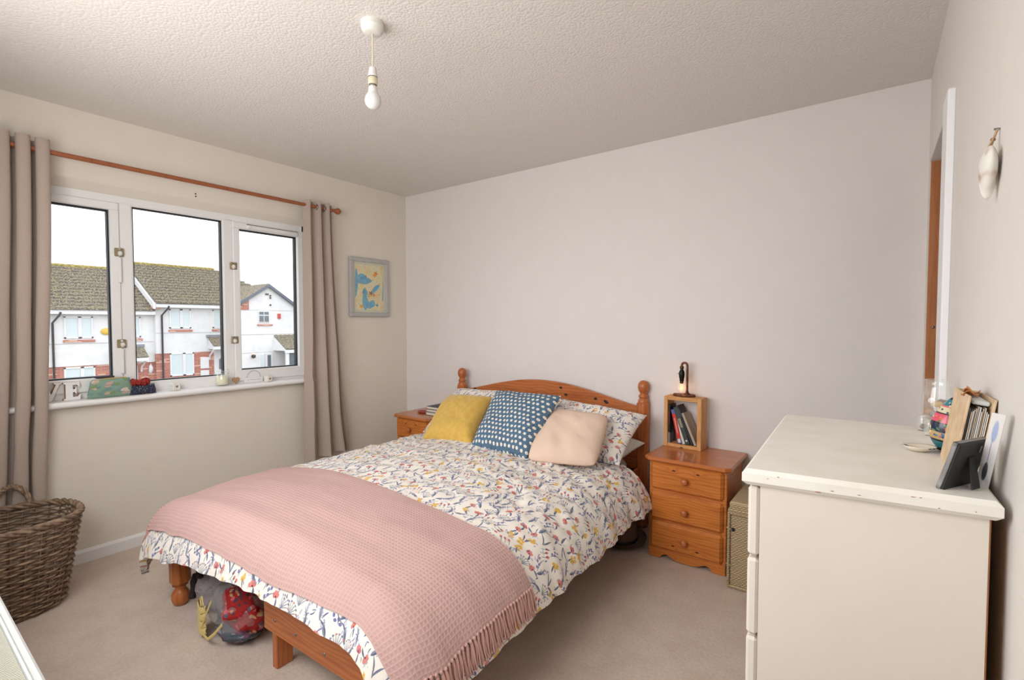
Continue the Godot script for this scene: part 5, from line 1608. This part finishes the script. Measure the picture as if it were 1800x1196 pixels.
# ------------------------------------------------------------------ across the street
func build_outside():
	M.render_white = tri_mat(tinted(noise_image(101, 0.02, 128, FastNoiseLite.TYPE_SIMPLEX, 4), Color(0.885, 0.88, 0.87), Color(0.9, 0.897, 0.89), Color(0.91, 0.908, 0.902)), 0.5, 0.9, Color.WHITE, true)
	M.brick = tri_mat(bricks(), 0.83, 0.9, Color.WHITE, true)
	M.tile = tri_mat(tinted(noise_image(103, 0.08, 256, FastNoiseLite.TYPE_SIMPLEX, 5), Color(0.29, 0.28, 0.27), Color(0.46, 0.435, 0.395), Color(0.76, 0.675, 0.42), 0.3, 0.82), 0.45, 0.95, Color.WHITE, true)
	M.ridge = tri_mat(tinted(noise_image(104, 0.05, 128, FastNoiseLite.TYPE_SIMPLEX, 5), Color(0.42, 0.38, 0.22), Color(0.6, 0.53, 0.22), Color(0.7, 0.63, 0.3)), 0.6, 0.95, Color.WHITE, true)
	M.house_pane = mat(Color(0.83, 0.88, 0.88), 0.15)
	M.dark_pane = mat(Color(0.36, 0.42, 0.45), 0.12)
	M.upvc = mat(Color(0.9, 0.9, 0.9), 0.4)
	M.lead = mat(Color(0.5, 0.52, 0.55), 0.6)
	M.slate = mat(Color(0.38, 0.41, 0.46), 0.8)
	M.pipe = mat(Color(0.1, 0.1, 0.13), 0.5)
	struct("ground", Shape.new().span(Vector3(-70, -3.2, -60), Vector3(-0.6, -3.0, 50), 0), mat(Color(0.48, 0.47, 0.45), 0.95), "grey street and pavement outside the window", "ground")
	var G := -3.0
	# left house
	var a := thing("terraced_house", "left terraced house across the street with a yellow alarm box", "house", Vector3(-27.5, G, 0), 0, "terraced houses across the street")
	hpart(a, "brick_base", Shape.new().span(Vector3(-35.0, G, -6.62), Vector3(-27.5, -0.83, 6.0), 0), M.brick)
	hpart(a, "rendered_wall", Shape.new().span(Vector3(-35.0, -0.83, -6.62), Vector3(-27.46, 1.9, 6.0), 0), M.render_white)
	hpart(a, "storey_joint", Shape.new().span(Vector3(-27.47, 0.235, -6.6), Vector3(-27.45, 0.265, 6.0), 0), mat(Color(0.7, 0.69, 0.67), 0.9))
	roof(a, -27.1, 1.86, -31.5, 4.25, 6.1, -6.55, 6.1, -6.55, 14)
	hpart(a, "fascia", Shape.new().span(Vector3(-27.44, 1.66, -6.6), Vector3(-27.12, 1.86, 6.0), 0.01), M.upvc)
	house_window(a, -27.46, -3.0, -4.08, 0.5, 1.56, 0.54, true)
	house_window(a, -27.46, -5.2, -6.02, 0.5, 1.56, 0.5, true)
	house_window(a, -27.5, -2.96, -4.12, -1.95, -0.88, 0.58, false)
	hpart(a, "meter_box", Shape.new().span(Vector3(-27.52, -1.85, -4.85), Vector3(-27.44, -1.38, -4.45), 0.01), M.upvc)
	hpart(a, "alarm_box", Shape.new().lump(Vector3(-27.42, 0.82, -4.6), Vector3(0.07, 0.17, 0.24), 0.05, 2), mat(Color(0.88, 0.72, 0.18), 0.5), "yellow alarm box")
	downpipe(a, -27.4, -2.6, 1.7, G)
	canopy(a, -27.46, -4.85, -6.1, 0.13, -0.55, 0.85)
	hpart(a, "front_door", Shape.new().span(Vector3(-27.52, G + 0.1, -5.85), Vector3(-27.45, -0.95, -5.0), 0.01), M.upvc)
	hpart(a, "wall_ornament", Shape.new().lump(Vector3(-27.46, -1.2, -6.42), Vector3(0.04, 0.22, 0.1), 0.8, 5, 14, 9), M.upvc)
	# middle house, higher up the hill
	var b := thing("terraced_house", "middle terraced house across the street with the tallest mossy roof", "house", Vector3(-27.3, G, -9), 0, "terraced houses across the street")
	hpart(b, "brick_base", Shape.new().span(Vector3(-35.0, G, -14.4), Vector3(-27.3, -0.4, -6.62), 0), M.brick)
	hpart(b, "rendered_wall", Shape.new().span(Vector3(-35.0, -0.4, -14.4), Vector3(-27.26, 2.3, -6.62), 0), M.render_white)
	hpart(b, "storey_joint", Shape.new().span(Vector3(-27.27, 0.68, -14.4), Vector3(-27.25, 0.71, -6.62), 0), mat(Color(0.7, 0.69, 0.67), 0.9))
	roof(b, -26.9, 2.27, -31.5, 4.67, -6.5, -14.6, -6.5, -11.25, 14)
	hpart(b, "hip_slope", Shape.new().prism(PackedVector2Array([Vector2(0, 0), Vector2(8.8, 0), Vector2(4.4, 2.4)]), 0.0, 0.05, 0, Transform3D(Basis(Vector3(-1, 0, 0), Vector3(0, 0.58, 0.81), Vector3(0, 0.81, -0.58)), Vector3(-27.0, 2.3, -14.6))), M.tile)
	hpart(b, "gable_end", Shape.new().prism(PackedVector2Array([Vector2(-27.3, 2.2), Vector2(-35.0, 2.2), Vector2(-31.5, 4.55)]), -6.62, -6.52), M.render_white)
	hpart(b, "bargeboard", Shape.new().prism(PackedVector2Array([Vector2(-26.85, 1.98), Vector2(-31.5, 4.4), Vector2(-31.5, 4.68), Vector2(-26.85, 2.28)]), -6.52, -6.42), M.upvc, "white sloping bargeboard")
	hpart(b, "corbel", Shape.new().span(Vector3(-27.3, 1.98, -6.75), Vector3(-26.95, 2.2, -6.44), 0.01), M.brick)
	hpart(b, "fascia", Shape.new().span(Vector3(-27.24, 2.06, -14.4), Vector3(-26.92, 2.26, -6.55), 0.01), M.upvc)
	house_window(b, -27.26, -7.25, -8.29, 0.94, 2.0, 0.55, true)
	house_window(b, -27.26, -9.4, -10.5, 0.94, 2.0, 0.55, true)
	house_window(b, -27.3, -7.25, -8.41, -1.67, -0.4, 0.58, false)
	for q in [[-0.71, -1.35], [-1.46, -2.0]]:
		hpart(b, "meter_box", Shape.new().span(Vector3(-27.32, q[1], -9.16), Vector3(-27.22, q[0], -8.73), 0.01), M.upvc)
	downpipe(b, -27.2, -6.9, 2.1, G)
	canopy(b, -27.26, -9.1, -10.7, 0.56, -0.1, 0.85)
	var door := hpart(b, "front_door", Shape.new().span(Vector3(-27.34, -2.4, -10.5), Vector3(-27.24, -0.3, -9.45), 0.01), M.upvc)
	var arch := PackedVector2Array([Vector2(-0.28, 0), Vector2(0.28, 0), Vector2(0.28, 0.55), Vector2(0.14, 0.68), Vector2(-0.14, 0.68), Vector2(-0.28, 0.55)])
	part(door, "door_window", Shape.new().prism(arch, 0, 0.04, 0, Transform3D(Basis(Vector3(0, 0, -1), Vector3(0, 1, 0), Vector3(1, 0, 0)), Vector3(-27.25, -1.45, -9.98))), M.dark_pane)
	# gabled house on the right
	var c := thing("gabled_house", "white gabled house across the street, right-hand one, with a red alarm box", "house", Vector3(-25.5, G, -11.7))
	var gable := PackedVector2Array([Vector2(10.12, G), Vector2(14.5, G), Vector2(14.5, 1.47), Vector2(11.75, 3.38), Vector2(10.12, 2.29)])
	hpart(c, "gable_wall", Shape.new().prism(gable, -9.0, 0.0, 0, Transform3D(Basis(Vector3(0, 0, -1), Vector3(0, 1, 0), Vector3(1, 0, 0)), Vector3(-25.5, 0, 0))), M.render_white)
	for q in [[1.97, 0.02], [0.55, 0.03], [-0.5, 0.02]]:
		hpart(c, "storey_joint", Shape.new().span(Vector3(-25.51, q[0], -14.4), Vector3(-25.49, q[0] + q[1], -10.13), 0), mat(Color(0.7, 0.69, 0.67), 0.9))
	for q in [[-9.95, 2.24], [-14.8, 1.3]]:
		var sgn := 1.0 if q[0] > -11 else -1.0
		var rise := Vector2(q[0] + 11.75, q[1] - 3.45)
		var len := rise.length()
		var f := func(u: float, v: float) -> Vector3:
			var wob := 0.03 * absf(sin(u * 7.0 / 0.3 * PI))
			return Vector3(-25.35 - 7.0 * u, lerpf(q[1], 3.45, v) + wob + 0.05 * (1.0 - fposmod(v * 10.0, 1.0)), lerpf(q[0], -11.75, v))
		hpart(c, "roof_slope", Shape.new().sheet(90, 40, f, func(u, v): return Vector2(u, v), 0.06, sgn < 0), M.tile)
		var nrm := Vector2(-rise.y, rise.x).normalized() * 0.1
		hpart(c, "verge", Shape.new().prism(PackedVector2Array([Vector2(11.75, 3.36), Vector2(11.75, 3.54), Vector2(-q[0], q[1] + 0.12), Vector2(-q[0], q[1] - 0.08)]), 0.02, 0.2, 0, Transform3D(Basis(Vector3(0, 0, -1), Vector3(0, 1, 0), Vector3(1, 0, 0)), Vector3(-25.5, 0, 0))), M.slate, "grey-blue verge edging")
	hpart(c, "brick_corner", Shape.new().prism(PackedVector2Array([Vector2(10.12, 1.99), Vector2(10.62, 1.99), Vector2(10.62, 2.56), Vector2(10.12, 2.22)]), 0.0, 0.03, 0, Transform3D(Basis(Vector3(0, 0, -1), Vector3(0, 1, 0), Vector3(1, 0, 0)), Vector3(-25.5, 0, 0))), M.brick)
	var win := hpart(c, "window", Shape.new().span(Vector3(-25.52, 1.27, -11.78), Vector3(-25.44, 1.93, -11.14), 0.01), M.upvc)
	for q in [[1.72, 1.89, -11.18, -11.44], [1.72, 1.89, -11.48, -11.74], [1.31, 1.66, -11.18, -11.44], [1.31, 1.66, -11.48, -11.74]]:
		part(win, "window_pane", Shape.new().span(Vector3(-25.46, q[0], q[3]), Vector3(-25.43, q[1], q[2]), 0), M.dark_pane)
	hpart(c, "brick_sill", Shape.new().span(Vector3(-25.52, 1.08, -11.97), Vector3(-25.43, 1.16, -11.08), 0), M.brick)
	hpart(c, "alarm_box", Shape.new().span(Vector3(-25.52, 1.49, -12.47), Vector3(-25.42, 1.8, -12.29), 0.02), mat(Color(0.75, 0.22, 0.17), 0.5), "red alarm box")
	hpart(c, "vent", Shape.new().span(Vector3(-25.52, 2.88, -11.78), Vector3(-25.46, 2.98, -11.58), 0.01), mat(Color(0.4, 0.33, 0.25), 0.8))
	for y in [2.85, 2.72, 2.3]:
		hpart(c, "cable_bracket", Shape.new().lump(Vector3(-25.46, y, -11.87), Vector3(0.05, 0.05, 0.06), 0.2, 3, 8, 6), M.pipe)
	hpart(c, "wall_lamp", Shape.new().lump(Vector3(-25.4, -0.68, -10.8), Vector3(0.12, 0.12, 0.12), 0.05, 1, 12, 8), M.pipe)
	var pw := hpart(c, "window", Shape.new().span(Vector3(-25.52, -1.6, -11.45), Vector3(-25.44, -0.55, -11.13), 0.01), M.upvc)
	part(pw, "window_pane", Shape.new().span(Vector3(-25.46, -1.5, -11.41), Vector3(-25.43, -0.62, -11.19), 0), M.house_pane)
	var pd := hpart(c, "front_door", Shape.new().span(Vector3(-25.52, G, -11.95), Vector3(-25.44, -0.55, -11.5), 0.01), M.upvc)
	part(pd, "door_window", Shape.new().span(Vector3(-25.46, -1.5, -11.82), Vector3(-25.43, -0.66, -11.62), 0), M.dark_pane)
	# its lean-to porch
	var lean := func(u: float, v: float) -> Vector3:
		var wob := 0.03 * absf(sin(u * 3.0 / 0.28 * PI))
		return Vector3(lerpf(-24.1, -25.5, v), lerpf(-0.32, 0.45, v) + wob + 0.05 * (1.0 - fposmod(v * 6.0, 1.0)), lerpf(-12.05, -15.0, u))
	hpart(c, "porch_roof", Shape.new().sheet(60, 24, lean, func(u, v): return Vector2(u, v), 0.05, false), M.tile)
	hpart(c, "porch_fascia", Shape.new().span(Vector3(-24.2, -0.52, -15.0), Vector3(-24.08, -0.34, -12.0), 0.01), M.upvc)
	hpart(c, "porch_cheek", Shape.new().prism(PackedVector2Array([Vector2(-25.5, -0.4), Vector2(-24.12, -0.4), Vector2(-24.12, -0.36), Vector2(-25.5, 0.42)]), -12.1, -12.02), M.upvc)
	var pg := hpart(c, "porch_frame", Shape.new().span(Vector3(-24.3, G, -12.25), Vector3(-24.15, -0.5, -12.08), 0.01), M.upvc)
	hpart(c, "porch_frame", Shape.new().span(Vector3(-24.3, G, -13.5), Vector3(-24.16, -0.5, -13.42), 0.01), M.upvc)
	hpart(c, "porch_glass", Shape.new().span(Vector3(-24.28, -2.2, -13.42), Vector3(-24.24, -0.5, -12.25), 0), M.dark_pane)
	hpart(c, "porch_glass", Shape.new().span(Vector3(-24.28, -2.2, -15.0), Vector3(-24.24, -0.5, -13.5), 0), M.dark_pane)


# a part of a house, given in the scene's own coordinates
func hpart(o: Node3D, called: String, s: Shape, m: Material, label := "") -> MeshInstance3D:
	return part(o, called, s, m, label, -o.position)


func roof(o: Node3D, xe: float, ye: float, xr: float, yr: float, ze0: float, ze1: float, zr0: float, zr1: float, courses: int):
	# one joined mesh: tiles a few pixels across, in overlapping courses, each with its rolls
	var s := Shape.new()
	s.flat = true
	for i in courses:
		var f := func(u: float, v: float) -> Vector3:
			var t := (i + v) / courses
			var z := lerpf(lerpf(ze0, ze1, u), lerpf(zr0, zr1, u), t)
			var lift := 0.11 * (1.0 - v) * (0.0 if v < 0.01 else 1.0) + 0.035 * absf(sin(z / 0.3 * PI))
			return Vector3(lerpf(xe, xr, t), lerpf(ye, yr, t) + lift, z)
		var g := func(u: float, v: float) -> Vector3:
			return f.call(u, 0.0 if v < 0.3 else (0.02 if v < 0.6 else 1.0))
		s.sheet(int(absf(ze1 - ze0) / 0.075), 3, g, func(u, v): return Vector2(u, v), 0.0, true)
	var r := hpart(o, "roof_tile", s, M.tile)
	r.set_meta("kind", "stuff")
	hpart(o, "roof_deck", Shape.new().prism(PackedVector2Array([Vector2(xe, ye - 0.03), Vector2(xr, yr - 0.03), Vector2(2 * xr - xe, ye - 0.03)]), minf(zr0, zr1) + 0.1, maxf(zr0, zr1) - 0.1), M.tile)
	var n := int(absf(zr1 - zr0) / 0.45)
	for k in n:
		var z := lerpf(zr0, zr1, (k + 0.5) / n)
		hpart(o, "ridge_tile", Shape.new().tube([Vector3(xr, yr + 0.02, z + 0.225), Vector3(xr, yr + 0.035, z - 0.225)], 0.13, 10), M.ridge)


func house_window(o: Node3D, x: float, z0: float, z1: float, y0: float, y1: float, split: float, sill: bool):
	var s := Shape.new()
	var w := 0.075
	s.span(Vector3(x - 0.02, y0, z1), Vector3(x + 0.05, y0 + w, z0), 0.005)
	s.span(Vector3(x - 0.02, y1 - w, z1), Vector3(x + 0.05, y1, z0), 0.005)
	var zm := lerpf(z0, z1, split)
	for z in [z0 - w / 2, zm, z1 + w / 2]:
		var k := w * (1.9 if z == zm else 1.0)
		s.span(Vector3(x - 0.02, y0, z - k / 2), Vector3(x + 0.05, y1, z + k / 2), 0.005)
	var f := hpart(o, "window", s, M.upvc)
	for q in [[z0 - w, zm + w], [zm - w, z1 + w]]:
		part(f, "window_pane", Shape.new().span(Vector3(x - 0.01, y0 + w, q[1]), Vector3(x + 0.015, y1 - w, q[0]), 0), M.house_pane)
	if sill:
		hpart(o, "brick_sill", Shape.new().span(Vector3(x - 0.02, y0 - 0.18, z1 - 0.07), Vector3(x + 0.05, y0 - 0.07, z0 + 0.04), 0), M.brick)


func downpipe(o: Node3D, x: float, z: float, y: float, g: float):
	hpart(o, "downpipe", Shape.new().tube([Vector3(x + 0.3, y + 0.05, z - 0.25), Vector3(x + 0.25, y - 0.1, z - 0.2), Vector3(x, y - 0.45, z), Vector3(x, g, z)], 0.045, 8), M.pipe)


func canopy(o: Node3D, x: float, z0: float, z1: float, y1: float, y0: float, reach: float):
	var f := func(u: float, v: float) -> Vector3:
		var wob := 0.03 * absf(sin(u * (z0 - z1) / 0.28 * PI))
		return Vector3(lerpf(x + reach, x, v), lerpf(y0, y1 - 0.12, v) + wob + 0.05 * (1.0 - fposmod(v * 4.0, 1.0)), lerpf(z0, z1, u))
	var c := hpart(o, "porch_canopy", Shape.new().sheet(40, 20, f, func(u, v): return Vector2(u, v), 0.05, false), M.tile)
	part(c, "flashing", Shape.new().span(Vector3(x - 0.01, y1 - 0.14, z1 - 0.05), Vector3(x + 0.12, y1, z0 + 0.05), 0.01), M.lead)
	part(c, "fascia", Shape.new().span(Vector3(x + reach - 0.12, y0 - 0.16, z1), Vector3(x + reach, y0 + 0.01, z0), 0.01), M.upvc)
	for z in [z0 - 0.1, z1 + 0.1]:
		part(c, "bracket", Shape.new().tube([Vector3(x + 0.03, y0 - 0.75, z), Vector3(x + 0.1, y0 - 0.5, z), Vector3(x + reach * 0.85, y0 - 0.14, z)], 0.05, 6), M.upvc)
		part(c, "cheek", Shape.new().prism(PackedVector2Array([Vector2(x, y0 - 0.14), Vector2(x + reach - 0.02, y0 - 0.14), Vector2(x + reach - 0.02, y0 - 0.03), Vector2(x, y1 - 0.18)]), z - 0.04, z + 0.04), M.upvc)
